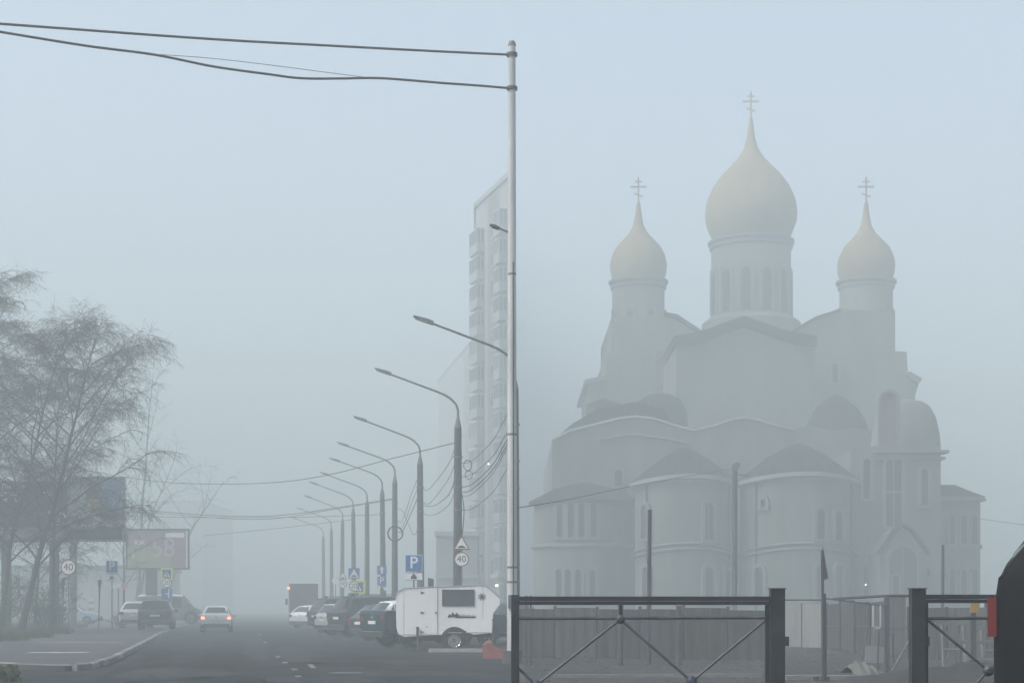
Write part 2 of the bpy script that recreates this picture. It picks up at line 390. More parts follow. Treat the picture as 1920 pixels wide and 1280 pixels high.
# the two front apses
def front_apse(pc, pr, d, ye, yp, wins):
    r_ = pr * d / (FPX - pr); cy = d + r_; cx = X(pc, cy)
    wave = lambda a: .42 * math.cos(2 * (a - 1.5 * math.pi)) * .5
    ze = Z(ye, d)
    MB().lathe([(r_, -.02), (r_, ze)], 36, (cx, cy), a0=math.pi, a1=2 * math.pi, zfun=None).build('apse', CW, church, smooth=True)
    MB().lathe([(r_ + .05, ze - .1), (r_ + .4, ze), (r_ + .4, ze + .25), (r_ + .1, ze + .3)], 36, (cx, cy), a0=math.pi, a1=2 * math.pi, zfun=wave).build('apse_cornice', CTL, church, smooth=True)
    zt = Z(yp, d + 2)
    MB().lathe([(r_ + .35, ze + .28), (r_ * .82, ze + (zt - ze) * .42), (r_ * .5, ze + (zt - ze) * .78), (r_ * .2, zt), (.05, zt + .1)], 36, (cx, cy), a0=math.pi, a1=2 * math.pi, zfun=lambda a: wave(a) * .6).build('apse_roof', CR, church, smooth=True)
    sm_ = MB()
    for k in range(1, 14):
        a = math.pi + math.pi * k / 14; sm_.tube([(cx + q * math.cos(a), cy + q * math.sin(a), z_ + wave(a) * .6 + .02) for q, z_ in ((r_ + .35, ze + .28), (r_ * .82, ze + (zt - ze) * .42), (r_ * .5, ze + (zt - ze) * .78), (r_ * .2, zt))], .03, 4)
    sm_.build('roof_seams', mat('roof_seam', (.03, .028, .03), .9), church)
    for sg in (-.92, .97):
        a = 1.5 * math.pi + sg; MB().tube([(cx + (r_ + .1) * math.cos(a), cy + (r_ + .1) * math.sin(a), .1), (cx + (r_ + .1) * math.cos(a), cy + (r_ + .1) * math.sin(a), ze)], .07, 6).build('downpipe', CR, church)
    for yy in (1030, 1040):
        MB().lathe([(r_ + .02, Z(yy, d) - .12), (r_ + .2, Z(yy, d)), (r_ + .02, Z(yy, d) + .12)], 36, (cx, cy), a0=math.pi, a1=2 * math.pi, zfun=wave).build('string_course', CT, church, smooth=True)
    for px, y0, y1, wp in wins: apse_windows((px,), y0, y1, wp, cx, cy, r_)
front_apse(1283, 92, 103, 908, 846, [(1328, 948, 1018, 17), (1328, 1068, 1126, 17), (1361, 1070, 1126, 12), (1212, 952, 1014, 10), (1214, 1068, 1126, 10)])
front_apse(1494, 106, 102, 904, 838, [(1434, 940, 956, 8), (1538, 960, 1016, 16), (1570, 964, 1018, 15), (1538, 1065, 1126, 16), (1571, 1065, 1126, 14), (1426, 1068, 1126, 13)])
# right arm with its half dome, tall arched window and gabled porch
mass('wall', [(1596, 1186), (1596, 850), (1640, 842), (1764, 842), (1764, 1186)], 105, 127, CW)
for yy, e in ((850, .45), (862, .25)):
    MB().box(X(1640, 105) - .1, X(1764, 105) + e, 105 - e, 106, Z(yy + 5, 105), Z(yy, 105)).build('cornice', CT, church)
rr = 64 * 109 / FPX; cc = (X(1698, 109), 109.0)
MB().lathe([(rr, Z(846, 105)), (rr, Z(836, 105)), (rr * .97, Z(808, 105)), (rr * .86, Z(775, 105)), (rr * .7, Z(755, 105)), (rr * .5, Z(745, 105)), (.1, Z(738, 105))], 30, cc).build('side_dome', CW, church, smooth=True)
arch_window(Vector((X(1668, 105), 105.4, Z(838, 105))), 1.0, 3.4, pane=CB, name='niche', proud=.15)
for px, y0, y1, wp in ((1624, 866, 940, 13), (1675, 862, 992, 30), (1733, 884, 952, 13), (1625, 1066, 1128, 14)):
    arch_window(Vector((X(px, 105), 104.99, Z(y1, 105))), wp * .035, (y1 - y0) * .035)
for i, px in enumerate((1675,)): MB().box(X(1662, 105), X(1688, 105), 104.86, 104.9, Z(930, 105), Z(926, 105)).build('transom', CT, church)
mass('porch', [(1650, 1186), (1650, 1040), (1662, 1024), (1676, 1002), (1692, 992), (1708, 1000), (1724, 1022), (1738, 1040), (1738, 1186)], 101.5, 104.98, CW)
rib_line([(X(a, 101.4), 101.4, Z(b, 101.4)) for a, b in ((1646, 1044), (1662, 1022), (1676, 1000), (1692, 989), (1708, 998), (1724, 1020), (1742, 1044))], .16, 'porch_coping', CR)
arch_window(Vector((X(1692, 101.5), 101.49, Z(1170, 101.5))), 1.75, 4.7, pane=mat('porch_dark_door', (.05, .048, .045), .8), name='porch_door')  # arched porch door in one plain dark colour
arch_window(Vector((X(1678, 101.5), 101.38, Z(1128, 101.5))), .4, 1.5, surround=.1)
MB().ball((X(1743, 104), 104.9, Z(1078, 104)), .3, 10, 6, (1, .3, 1)).build('oculus', CWIN, church)
# right annex
mass('wall', [(1764, 1186), (1764, 942), (1838, 942), (1838, 1186)], 108, 124, CW)
mass('cornice', [(1760, 944), (1760, 936), (1846, 936), (1850, 944)], 107.6, 124.2, CT)
mass('roof', [(1764, 936), (1764, 914), (1790, 914), (1820, 926), (1848, 936)], 107.8, 124, CR)
mass('string_course', [(1764, 1034), (1764, 1026), (1842, 1026), (1842, 1034)], 107.7, 109, CT)
for px in (1784, 1806, 1826):
    for y0, y1 in ((972, 1024), (1072, 1128)): arch_window(Vector((X(px, 108), 107.99, Z(y1, 108))), .38, (y1 - y0) * .036, surround=.12)
# third tier: flanking blocks and the central keel gable
mass('wall', [(1106, 800), (1106, 722), (1136, 712), (1136, 668), (1146, 664), (1146, 600), (1246, 592), (1268, 596), (1292, 612), (1312, 624), (1312, 800)], 137, 153, CW)
mass('wall', [(1490, 810), (1490, 624), (1512, 610), (1530, 600), (1562, 590), (1574, 584), (1676, 590), (1676, 662), (1700, 664), (1702, 700), (1722, 726), (1716, 745), (1716, 820)], 137, 153, CW)
mass('cornice', [(1096, 724), (1096, 716), (1140, 706), (1140, 716)], 136.6, 153.2, CT)
mass('cornice', [(1700, 708), (1706, 700), (1730, 714), (1722, 724)], 136.6, 153.2, CT)
mass('roof', [(1246, 596), (1246, 589), (1270, 593), (1294, 609), (1314, 622), (1314, 630), (1292, 616), (1266, 600)], 136.7, 153, CR)
mass('roof', [(1488, 630), (1488, 622), (1512, 607), (1530, 597), (1562, 587), (1576, 581), (1576, 588), (1530, 604), (1512, 614)], 136.7, 153, CR)
gable = [(1268, 806), (1268, 640), (1300, 634), (1330, 626), (1360, 614), (1395, 604), (1430, 614), (1462, 626), (1495, 634), (1528, 640), (1528, 806)]
mass('wall', gable, 126, 156, CW)
mass('gable_cornice', [(1264, 652), (1264, 634), (1300, 628), (1330, 620), (1360, 608), (1395, 597), (1430, 608), (1462, 620), (1495, 628), (1532, 634), (1532, 652), (1495, 650), (1462, 640), (1430, 628), (1395, 616), (1360, 628), (1330, 640), (1300, 650)], 125.6, 156.2, CR)
for px, y0, y1 in ((1565, 684, 722), (1235, 660, 722)): arch_window(Vector((X(px, 137), 136.99, Z(y1, 137))), .45, (y1 - y0) * .0427, pane=CB if px < 1300 else CWIN)
MB().lathe([(52 * .0403, Z(800, 120)), (50 * .0403, Z(775, 120)), (40 * .0403, Z(752, 120)), (22 * .0403, Z(742, 120)), (.1, Z(739, 120))], 20, (X(1238, 121), 121)).build('small_dome_roof', CR, church, smooth=True)
MB().lathe([(60 * .0403, Z(812, 120)), (55 * .0403, Z(795, 120)), (40 * .0403, Z(768, 120)), (18 * .0403, Z(750, 120)), (.1, Z(740, 120))], 20, (X(1568, 121), 121)).build('small_dome_roof', CR, church, smooth=True)
MB().lathe([(34 * .0403, Z(800, 120)), (32 * .0403, Z(760, 120)), (.1, Z(748, 120))], 16, (X(1132, 121), 121)).build('small_dome_roof', CR, church, smooth=True)
# drums, onion domes, crosses
def drum(pc, d, rp, ytop, ybot, onion, ycross, nwin, cross_px):
    sx = d / FPX; cx = X(pc, d); r_ = rp * sx
    dr = MB().lathe([(r_, Z(ybot, d)), (r_, Z(ytop, d))], 32, (cx, d)).build('drum', CW, church, smooth=True)
    for zz, ex in ((ytop, .35), (ytop + 10, .18), (ybot - 4, .3)):
        MB().lathe([(r_, Z(zz + 6, d)), (r_ + ex, Z(zz + 4, d)), (r_ + ex, Z(zz, d)), (r_, Z(zz - 2, d))], 32, (cx, d)).build('drum_cornice', CT, dr, smooth=True)
    for k in range(nwin):
        a = 2 * math.pi * (k + .5) / nwin; p = Vector((cx + r_ * math.sin(a), d - r_ * math.cos(a), Z(ybot - 10, d)))
        if math.cos(a) < -.2: continue
        hh = (ybot - ytop) * sx * .52
        M = Matrix.Translation(p) @ Matrix.Rotation(a, 4, 'Z')
        fn = lambda q, y, b: M @ Vector((q, y, b))
        MB().prism(arch_outline(r_ * .2, hh), -.06, .1, fn=fn).build('drum_window', CWIN, dr)
        s = MB()
        for e in (-1, 1): s.box(e * r_ * .17 - .1, e * r_ * .17 + .1, -.14, .1, -.1, hh + .3, mat=M)
        s.build('pilaster', CT, dr)
    dm = MB().lathe([(a * sx, Z(b, d)) for a, b in onion], 36, (cx, d)).build('onion_dome', CG, church, smooth=60)
    y0 = onion[-1][1]; h = (y0 - ycross) * sx; zb = Z(y0, d) - .05
    cr = MB(); t = .04 * h / 2 + .02
    cr.box(cx - t, cx + t, d - t, d + t, zb, zb + h)
    cr.box(cx - h * .3, cx + h * .3, d - t * .8, d + t * .8, zb + h * .60, zb + h * .66)
    cr.box(cx - h * .14, cx + h * .14, d - t * .8, d + t * .8, zb + h * .80, zb + h * .85)
    M = Matrix.Translation((cx, d, zb + h * .32)) @ Matrix.Rotation(R(20), 4, 'Y')
    cr.box(-h * .17, h * .17, -t * .8, t * .8, -h * .025, h * .025, mat=M)
    cr.build('cross', CG, dm)
big = [(66, 460), (76, 444), (84, 424), (86, 404), (83, 382), (72, 357), (56, 334), (38, 316), (24, 300), (14, 284), (8, 264), (5, 240), (3, 225)]
sm = [(46, 534), (52, 517), (53.5, 501), (50, 484), (42, 468), (30, 455), (18, 442), (10, 427), (6, 405), (3.5, 385)]
MB().lathe([(92 * .0507, Z(634, 152)), (92 * .0507, Z(612, 152)), (76 * .0507, Z(600, 152))], 32, (X(1408, 152), 152)).build('drum_base', CW, church, smooth=True)
drum(1408, 152, 74, 458, 606, big, 175, 12, 20)
drum(1197, 146, 49, 532, 680, sm, 335, 8, 10)
drum(1624, 146, 49, 532, 680, sm, 335, 8, 10)
# full size of the cathedral: about 35 m wide and 56 m to the top of the cross
KC_ = 1.18
church.location = [q * KC_ for q in church.location]; church.scale = (KC_, KC_, KC_)
# ================================================================ VEHICLES
KIND = {
 'suv': [(0, .30, .58, .58, .90, .84), (.012, .22, .62, .63, .97, .90), (.03, .19, .63, .67, 1, .88), (.095, .17, .63, .965, 1, .76), (.34, .16, .62, 1.0, 1, .78), (.57, .16, .61, .985, 1, .77), (.74, .16, .595, .61, 1, .86), (.92, .17, .55, .57, .97, .86), (.985, .23, .47, .48, .90, .80), (1, .28, .40, .40, .82, .74)],
 'sedan': [(0, .32, .60, .60, .88, .80), (.012, .24, .655, .66, .95, .86), (.04, .19, .66, .69, .98, .85), (.13, .17, .665, .70, 1, .84), (.29, .17, .66, .965, 1, .71), (.47, .16, .65, 1, 1, .73), (.59, .16, .64, .97, 1, .72), (.76, .16, .61, .64, 1, .84), (.93, .18, .54, .56, .96, .84), (.985, .24, .46, .47, .88, .78), (1, .30, .40, .40, .80, .72)],
 'hatch': [(0, .30, .58, .58, .90, .84), (.015, .22, .63, .64, .97, .88), (.04, .18, .64, .68, 1, .86), (.14, .17, .64, .95, 1, .72), (.36, .16, .63, 1.0, 1, .75), (.55, .16, .62, .98, 1, .74), (.74, .16, .60, .62, 1, .86), (.92, .17, .54, .56, .96, .85), (.985, .23, .46, .47, .88, .78), (1, .28, .40, .40, .80, .72)],
 'pickup': [(0, .36, .62, .62, .97, .95), (.006, .30, .68, .69, .99, .96), (.03, .27, .685, .70, 1, .96), (.38, .25, .68, .70, 1, .95), (.405, .24, .68, .94, 1, .80), (.5, .23, .67, 1, 1, .80), (.62, .22, .66, .98, 1, .79), (.75, .22, .645, .67, 1, .88), (.93, .23, .61, .63, .98, .88), (.99, .27, .54, .55, .92, .82), (1, .32, .42, .42, .85, .78)],
 'van': [(0, .20, .45, .45, .95, .92), (.008, .15, .50, .93, .98, .88), (.03, .13, .52, .985, 1, .86), (.4, .12, .52, 1, 1, .86), (.68, .12, .51, .98, 1, .85), (.83, .12, .50, .58, 1, .86), (.95, .14, .45, .47, .97, .86), (1, .2, .36, .36, .88, .8)],
}
KIND['tall_suv'] = [(0, .30, .58, .58, .90, .84), (.006, .22, .66, .67, .97, .90), (.012, .19, .67, .70, 1, .88), (.10, .17, .67, .965, 1, .80)] + [(a, b, .66, d_, e, f) for a, b, c_, d_, e, f in KIND['suv'][4:6]] + KIND['suv'][6:]
def ring(st, L, H, hw):
    f, zb, zm, zr, wb, wr = st; x = (f - .5) * L; zb *= H; zm *= H; zr *= H; wb *= hw; wr *= hw
    cab = min(1, max(0, (zr - zm) / (.25 * H)))
    half = [(0, zb), (.82 * wb, zb), (.975 * wb, zb + .05 * H), (wb, zb + (zm - zb) * .62), (.975 * wb, zm), (wr, zr - .012 * H - .035 * H * cab), (.78 * wr, zr), (0, zr + .012 * H * cab)]
    return [(x, y, z) for y, z in half] + [(x, -y, z) for y, z in half[-2:0:-1]]
def paint(name, c_): return mat('paint_' + name, c_, .32, .06, 1.5, spec=.45)
def wheel(root, x, y, r_, wd, side, spoke=5, rimc=STEEL):
    ty = MB().lathe([(r_ * .62, -wd / 2), (r_ * .95, -wd / 2), (r_, -wd * .35), (r_, wd * .35), (r_ * .95, wd / 2), (r_ * .62, wd / 2), (r_ * .62, -wd / 2)], 20)
    ty.v = [(x + p[0], y + p[2], r_ + p[1]) for p in ty.v]
    wo = ty.build('wheel', BLACK, root, world=False, smooth=True)
    rm = MB(); yy = y + side * wd * .30
    rm.add([(x + r_ * .63 * math.cos(a), yy - side * .05, r_ + r_ * .63 * math.sin(a)) for a in [2 * math.pi * i / 20 for i in range(20)]], [tuple(range(20))], 1)
    for i in range(spoke):
        a = 2 * math.pi * i / spoke + .3
        M = Matrix.Translation((x, yy, r_)) @ Matrix.Rotation(a, 4, 'Y')
        rm.box(-r_ * .075, r_ * .075, -.02, .02, r_ * .08, r_ * .6, mat=M)
    rm.add(*(lambda t: ([(x + p[0], yy + p[2], r_ + p[1]) for p in t.v], t.f))(MB().lathe([(r_ * .55, 0), (r_ * .64, -.02), (r_ * .64, .03), (r_ * .55, .02)], 20)))
    rm.ball((x, yy, r_), r_ * .14, 8, 4, (1, .4, 1))
    rm.build('rim', [rimc, BLACK], wo, world=False, smooth=True)
def car(name, label, cat, pos, theta, kind, L, Wd, H, body, group=None, tail=TAILR, rails=False, plate=True, brand_bar=CHROME, roof=None, wr=None, rimc=STEEL, tdep=.10):
    root = thing(name, label, cat, pos, theta, group); hw = Wd / 2
    st = KIND[kind]; rings = [ring(s_, L, H, hw) for s_ in st]; n = len(rings[0]); b = MB()
    for r_ in rings: b.v += r_
    for i in range(len(rings) - 1):
        for j in range(n):
            b.f.append([i * n + j, i * n + (j + 1) % n, (i + 1) * n + (j + 1) % n, (i + 1) * n + j])
            b.m.append(1 if (roof is not None and j in (5, 6, 7, 8) and st[i][3] > .85 and st[i + 1][3] > .85) else 0)
    b.f.append(list(range(n))[::-1]); b.f.append([(len(rings) - 1) * n + j for j in range(n)]); b.m += [0, 0]
    bo = b.build('body', [body, roof or body], root, world=False, smooth=32)
    full = [s_[3] - s_[2] > .2 for s_ in st]
    rv = [[Vector(p) for p in r_] for r_ in rings]
    for i in range(len(st) - 1):
        A, B = rv[i], rv[i + 1]
        if full[i] and full[i + 1]:
            for (lo, hi), sd in (((4, 5), 1), ((n - 4, n - 5), -1)):
                if kind == 'van' and i in (1, 2): continue
                a0, a1, b0, b1 = A[lo], A[hi], B[lo], B[hi]; q = .06
                pts = [a0.lerp(a1, .10).lerp(b0.lerp(b1, .10), q), b0.lerp(b1, .10).lerp(a0.lerp(a1, .10), q), b0.lerp(b1, .9).lerp(a0.lerp(a1, .9), q), a0.lerp(a1, .9).lerp(b0.lerp(b1, .9), q)]
                nn = (pts[1] - pts[0]).cross(pts[3] - pts[0]).normalized()
                if nn.y * sd < 0: nn = -nn
                MB().add([p - nn * .01 for p in pts] + [p + nn * .008 for p in pts], [(0, 1, 2, 3), (4, 5, 6, 7), (0, 1, 5, 4), (1, 2, 6, 5), (2, 3, 7, 6), (3, 0, 4, 7)]).build('side_window', GLASS, root, world=False)
        elif full[i] != full[i + 1]:
            idx = [5, 6, 7, 8, 9]; g_ = MB(); lowfirst = not full[i]
            t0, t1 = (.10, .88) if lowfirst else (.12, .9)
            lo_ = [A[k].lerp(B[k], t0) for k in idx]; hi_ = [A[k].lerp(B[k], t1) for k in idx]
            nn = (hi_[2] - lo_[2]).cross(Vector((0, 1, 0))).normalized()
            if nn.z < 0: nn = -nn
            for l_ in (lo_, hi_):
                for p in l_: p.y *= .93
            g_.add([p + nn * .010 for p in lo_] + [p + nn * .010 for p in hi_], [(k, k + 1, k + 6, k + 5) for k in range(4)])
            g_.build('rear_window' if lowfirst else 'windscreen', GLASS, root, world=False, smooth=True)
            # small side glass in the pillar
            for (lo, hi), sd in (((4, 5), 1), ((n - 4, n - 5), -1)):
                F, E = (B, A) if lowfirst else (A, B)
                p0, p1 = F[lo].lerp(F[hi], .10), F[lo].lerp(F[hi], .86); p2 = F[lo].lerp(E[lo], .62).lerp(F[hi].lerp(E[hi], .62), .12)
                o_ = Vector((0, sd * .008, .002)); o2 = Vector((0, -sd * .012, 0))
                if kind not in ('van',) : MB().add([p0 + o_, p1 + o_, p2 + o_, p0 + o2, p1 + o2, p2 + o2], [(0, 1, 2), (3, 4, 5), (0, 1, 4, 3), (1, 2, 5, 4), (2, 0, 3, 5)]).build('side_window', GLASS, root, world=False)
    xr = -L / 2; xf = L / 2
    for sd in (-1, 1):
        y0, y1 = sorted((sd * hw * (.74 if kind == 'sedan' else .68), sd * hw * .955))
        MB().box(xr - .012 - (.02 if tdep < .1 else 0), xr + tdep, y0, y1, H * .50, H * (.575 if kind == 'sedan' else .605)).build('tail_light', tail, root, world=False)
        y0, y1 = sorted((sd * hw * .60, sd * hw * .93))
        MB().box(xf - .16, xf - .01, y0, y1, H * .385, H * .455).build('headlight', HEADL, root, world=False)
        k = [i for i in range(len(st)) if full[i]][-1]; xm = (st[k][0] * .35 + st[k + 1][0] * .65 - .5) * L
        MB().ball((xm, sd * (hw + .09), H * .63), .11, 8, 6, (.7, 1, .75)).build('mirror', body if kind != 'van' else BLACK, root, world=False, smooth=True)
    rb = MB().box(xr - .03, xr + .14, -hw * .86, hw * .86, H * .20, H * .315).build('rear_bumper', mat('bumper_plastic', (.03, .03, .032), .7, .1), root, world=False)
    MB().box(xr - .04, xr - .028, -hw * .7, hw * .7, H * .30, H * .312).build('bumper_trim', brand_bar, rb, world=False)
    if plate: MB().box(xr - .02, xr + .02, -.26, .26, H * .44, H * .44 + .11).build('number_plate', PLATE, root, world=False)
    MB().box(xr - .016, xr + .02, -.07, .07, H * .55, H * .585).build('badge', CHROME, root, world=False)
    fb = MB().box(xf - .10, xf + .02, -hw * .78, hw * .78, H * .20, H * .30).build('front_bumper', MATS['bumper_plastic'], root, world=False)
    MB().box(xf - .06, xf + .012, -hw * .45, hw * .45, H * .31, H * .385).build('grille', BLACK, root, world=False)
    if rails:
        for sd in (-1, 1): MB().tube([(-.33 * L, sd * hw * .7, H * .985), (-.30 * L, sd * hw * .7, H * 1.025), (.04 * L, sd * hw * .7, H * 1.03), (.07 * L, sd * hw * .7, H * .985)], .018, 6).build('roof_rail', STEEL, root, world=False)
        MB().prism([(-.36 * L, H * .98), (-.34 * L, H * 1.05), (-.31 * L, H * .99)], -.02, .02).build('antenna_fin', body, root, world=False)
    wr = wr or H * .205
    for fx in (-.29, .30):
        for sd in (-1, 1):
            wheel(root, fx * L, sd * (hw - .085), wr, .21, sd, rimc=rimc)
            ar = MB().lathe([(wr * .9, 0), (wr * 1.16, 0), (wr * 1.16, .018), (wr * .9, .018)], 22, a0=-.25, a1=math.pi + .25)
            ar.v = [(fx * L + p[0], sd * (hw - .008 + p[2]), wr + p[1]) for p in ar.v]
            ar.build('wheel_arch', BLACK, root, world=False)
    return root
def at_corner(px, d, th, L, Wd):         # position from the rear right corner seen at a pixel
    f = Vector((math.cos(th), math.sin(th), 0)); r_ = Vector((math.sin(th), -math.cos(th), 0))
    return Vector((X(px, d), d, .004)) + f * (L / 2) - r_ * (Wd / 2)
def behind(px, d, L, th=STREET):
    f = Vector((math.cos(th), math.sin(th), 0)); return Vector((X(px, d), d, .004)) + f * (L / 2)
DW = paint('white', (.62, .63, .62)); DK = paint('black', (.016, .017, .019)); GRY = paint('charcoal', (.035, .037, .04))
car('sedan', 'small white sedan driving away with brake lights lit red', 'car', behind(405, 88, 4.2), STREET, 'sedan', 4.2, 1.68, 1.44, DW, tail=BRAKE)
o = car('parked_suv', 'dark sport utility vehicle parked on the left pavement seen from behind', 'car', behind(290, 88.5, 4.5) + Vector((0, 0, .12)), STREET, 'suv', 4.5, 1.88, 1.66, paint('graphite', (.03, .034, .034)), rails=True)
car('parked_suv', 'pale silver car parked left of the dark one, half hidden', 'car', behind(251, 97, 4.3) + Vector((0, 0, .12)), STREET, 'hatch', 4.3, 1.8, 1.6, paint('silver', (.45, .46, .46)))
car('minivan', 'long grey minivan with pale roof standing sideways behind parked cars', 'van', Vector((X(322, 123), 123, .12)), R(6), 'van', 5.0, 1.9, 2.25, paint('warm_grey', (.12, .12, .12)), roof=DW)
car('sedan', 'light blue sedan seen side on behind the trees', 'car', Vector((X(135, 119), 119, .125)), R(2), 'sedan', 4.3, 1.7, 1.45, paint('light_blue', (.32, .40, .50)))
TH = R(32)
PARK = 'cars parked at an angle along the right kerb'
car('pickup', 'dark teal pickup truck parked behind the white caravan', 'pickup', at_corner(722, 52, TH, 4.9, 1.85), TH, 'pickup', 4.9, 1.85, 1.78, paint('teal', (.012, .035, .05)), PARK, rails=False)
car('hatchback', 'white hatchback mostly hidden behind the teal pickup', 'car', at_corner(716, 57.3, R(30), 4.0, 1.7), R(30), 'hatch', 4.0, 1.7, 1.62, DW, PARK)
car('crossover', 'dark grey crossover next to the teal pickup tailgate', 'car', at_corner(690, 63, TH, 4.4, 1.8), TH, 'hatch', 4.4, 1.8, 1.50, GRY, PARK)
car('large_suv', 'long black sport utility vehicle with roof rails in parked row', 'car', at_corner(648, 70, TH, 5.1, 1.95), TH, 'suv', 5.1, 1.95, 1.86, DK, PARK, rails=True)
car('crossover', 'silver crossover wedged between black and dark green vehicles', 'car', at_corner(618, 77, TH, 4.3, 1.8), TH, 'suv', 4.3, 1.8, 1.55, paint('pale_silver', (.40, .41, .41)), PARK)
car('offroad_suv', 'dark green off road vehicle at far end of parked row', 'car', at_corner(602, 84, TH, 4.4, 1.8), TH, 'suv', 4.4, 1.8, 1.88, paint('dark_green', (.018, .026, .022)), PARK, rails=True)
car('hatchback', 'white hatchback parked just in front of the foggy truck', 'car', at_corner(580, 104, R(60), 4.0, 1.7), R(60), 'hatch', 4.0, 1.7, 1.5, DW, PARK)
car('sedan', 'dark sedan half hidden behind the nose of the caravan', 'car', behind(966, 57, 4.4, R(90)), R(90), 'sedan', 4.4, 1.78, 1.5, GRY)
car('black_suv', 'black sport utility vehicle at the right edge beside the fence', 'car', Vector((X(1882, 10.6) + 2.6 * math.cos(R(21)), 10.6 - 2.6 * math.sin(R(21)), .004)), R(-21), 'tall_suv', 5.2, 1.9, 2.25, mat('matt_black_paint', (.006, .006, .007), .6, .1, 2, spec=.12), tdep=.02)
# box truck
tk = thing('box_truck', 'box truck with red marker lamp fading into fog', 'truck', behind(570, 126, 6), STREET)
MR = mat('maroon_tarpaulin', (.075, .05, .055), .8, .15, 1)
MB().box(-3, 1.2, -1.1, 1.1, 1.0, 3.25).build('cargo_box', MR, tk, world=False)
MB().prism([(1.35, .6), (1.35, 2.5), (2.5, 2.45), (2.95, 1.6), (3.05, .6)], -1.0, 1.0).build('cab', paint('truck_grey', (.12, .12, .13)), tk, world=False)
MB().box(-3, 2.9, -.45, .45, .6, .98).build('chassis', BLACK, tk, world=False)
for sd in (-1, 1):
    for x in (-1.7, 2.1): wheel(tk, x, sd * .9, .42, .3, sd)
    MB().box(-3.06, -3.0, sd * .95 - .12, sd * .95 + .12, .75, .9).build('tail_light', TAILR, tk, world=False)
    MB().box(1.9, 2.0, sd * 1.25 - .1, sd * 1.25 + .1, 1.6, 2.1).build('mirror', BLACK, tk, world=False)
    MB().box(-3.02, -2.99, sd * .02 - .012 if sd < 0 else .6, sd * .02 + .012 if sd < 0 else .62, 1.05, 3.2).build('door_seam', BLACK, tk, world=False)
MB().box(-3.02, -2.99, -.4, .4, .62, .75).build('number_plate', PLATE, tk, world=False)
MB().ball((-2.9, 1.2, 2.9), .1).build('marker_lamp', BRAKE, tk, world=False)

# ---------------------------------------------------------------- caravan
D0 = 48.6
cv = thing('caravan', 'small white boxy caravan trailer with angled nose and mountain decal', 'caravan', (X(850, D0), D0, .004))
CVW = mat('caravan_white', (.80, .80, .78), .5, .13, .9, streak=4)
sil = [(742, 1118), (745, 1110), (757, 1102), (910, 1096), (938, 1121), (938, 1131), (924, 1150), (922, 1186), (888, 1189), (876, 1184), (866, 1178), (852, 1177), (840, 1181), (834, 1189), (757, 1193), (746, 1186), (743, 1175)]
MB().prism(P(sil, D0), D0, D0 + 1.7).build('body', CVW, cv)
MB().prism(P([(748, 1192), (752, 1201), (836, 1199), (836, 1190)], D0), D0 + .06, D0 + 1.6).build('chassis', BLACK, cv)
MB().prism(P([(868, 1186), (868, 1194), (922, 1193), (922, 1188)], D0), D0 + .06, D0 + 1.6).build('chassis', BLACK, cv)
def on_side(name, a, b, y0, y1, m, proud=.02, parent=None): return MB().box(X(a, D0), X(b, D0), D0 - proud, D0 + .02, Z(y1, D0), Z(y0, D0)).build(name, m, parent or cv)
FTRIM = mat('grey_trim', (.36, .36, .36), .5, .15, 4); seam = mat('panel_seam', (.16, .16, .16), .7)
fr = on_side('window', 830.5, 888, 1106, 1134, mat('caravan_window', (.06, .065, .068), .2, .1, 2), .015)
tr_ = MB(); tr_.tube([(X(a_, D0), D0 - .012, Z(b_, D0)) for a_, b_ in sil[:6]], .014, 5); tr_.build('edge_trim', FTRIM, cv)
for a, b, y0, y1 in ((905, 905.5, 1098, 1186), (757, 757.5, 1104, 1192)): on_side('panel_seam', a, b, y0, y1, seam, .006)
on_side('skirt_trim', 836, 920, 1184.4, 1186, FTRIM, .012); on_side('skirt_trim', 756, 834, 1188.5, 1190, FTRIM, .012)
s_ = MB()
for a, b, y0, y1 in ((829, 831, 1104.5, 1135.5), (887.5, 889.5, 1104.5, 1135.5), (831, 887.5, 1104.5, 1106), (831, 887.5, 1134, 1135.5)): s_.box(X(a, D0), X(b, D0), D0 - .03, D0 + .01, Z(y1, D0), Z(y0, D0))
s_.build('window_frame', DSTEEL, fr)
dr = on_side('door', 793.5, 820, 1103, 1189, CVW, .012)
for a, b, y0, y1 in ((820.3, 820.9, 1099, 1190),): on_side('door_seam', a, b, y0, y1, seam, .014)
for y in (1110, 1147.5, 1184): on_side('hinge', 789, 795, y - .7, y + .7, DSTEEL, .03, dr); on_side('hinge_plate', 789, 790, y - 2.3, y + 2.3, DSTEEL, .03, dr)
on_side('door_handle', 816.5, 818.5, 1146, 1149.5, BLACK, .05, dr)
def decal(name, polys, parent=cv):
    m = MB()
    for q in polys: m.prism(P(q, D0), D0 - .008, D0 + .004)
    return m.build(name, SBLACK, parent)
decal('mountain_decal', [[(839, 1157), (842.5, 1150.5), (846, 1153), (845, 1157)], [(844, 1156), (849, 1146.5), (853, 1152), (850, 1156.5)], [(850, 1156), (856, 1147.5), (861, 1153), (857, 1156.5)], [(852, 1157.8), (858, 1155), (893, 1156.3), (893, 1157.8)]]
      + [[(857 + 3.2 * i, 1157), (858.6 + 3.2 * i, 1148.5 + .8 * (i % 3) + .25 * i), (860.2 + 3.2 * i, 1157)] for i in range(11)])
m = MB(); cxs, cys = 903.5, 1118
for i in range(8):
    a = i * math.pi / 4 + .2; p = [(cxs, cys), (cxs + 4.2 * math.cos(a), cys - 4 * math.sin(a)), (cxs + 7.5 * math.cos(a + .25), cys - 7 * math.sin(a + .25))]
    m.tube([(X(a_, D0), D0 - .006, Z(b_, D0)) for a_, b_ in p], .014, 4)
m.ball((X(cxs, D0), D0 - .004, Z(cys, D0)), .026, 8, 6, (1, .2, 1.4)); m.build('spider_decal', SBLACK, cv)
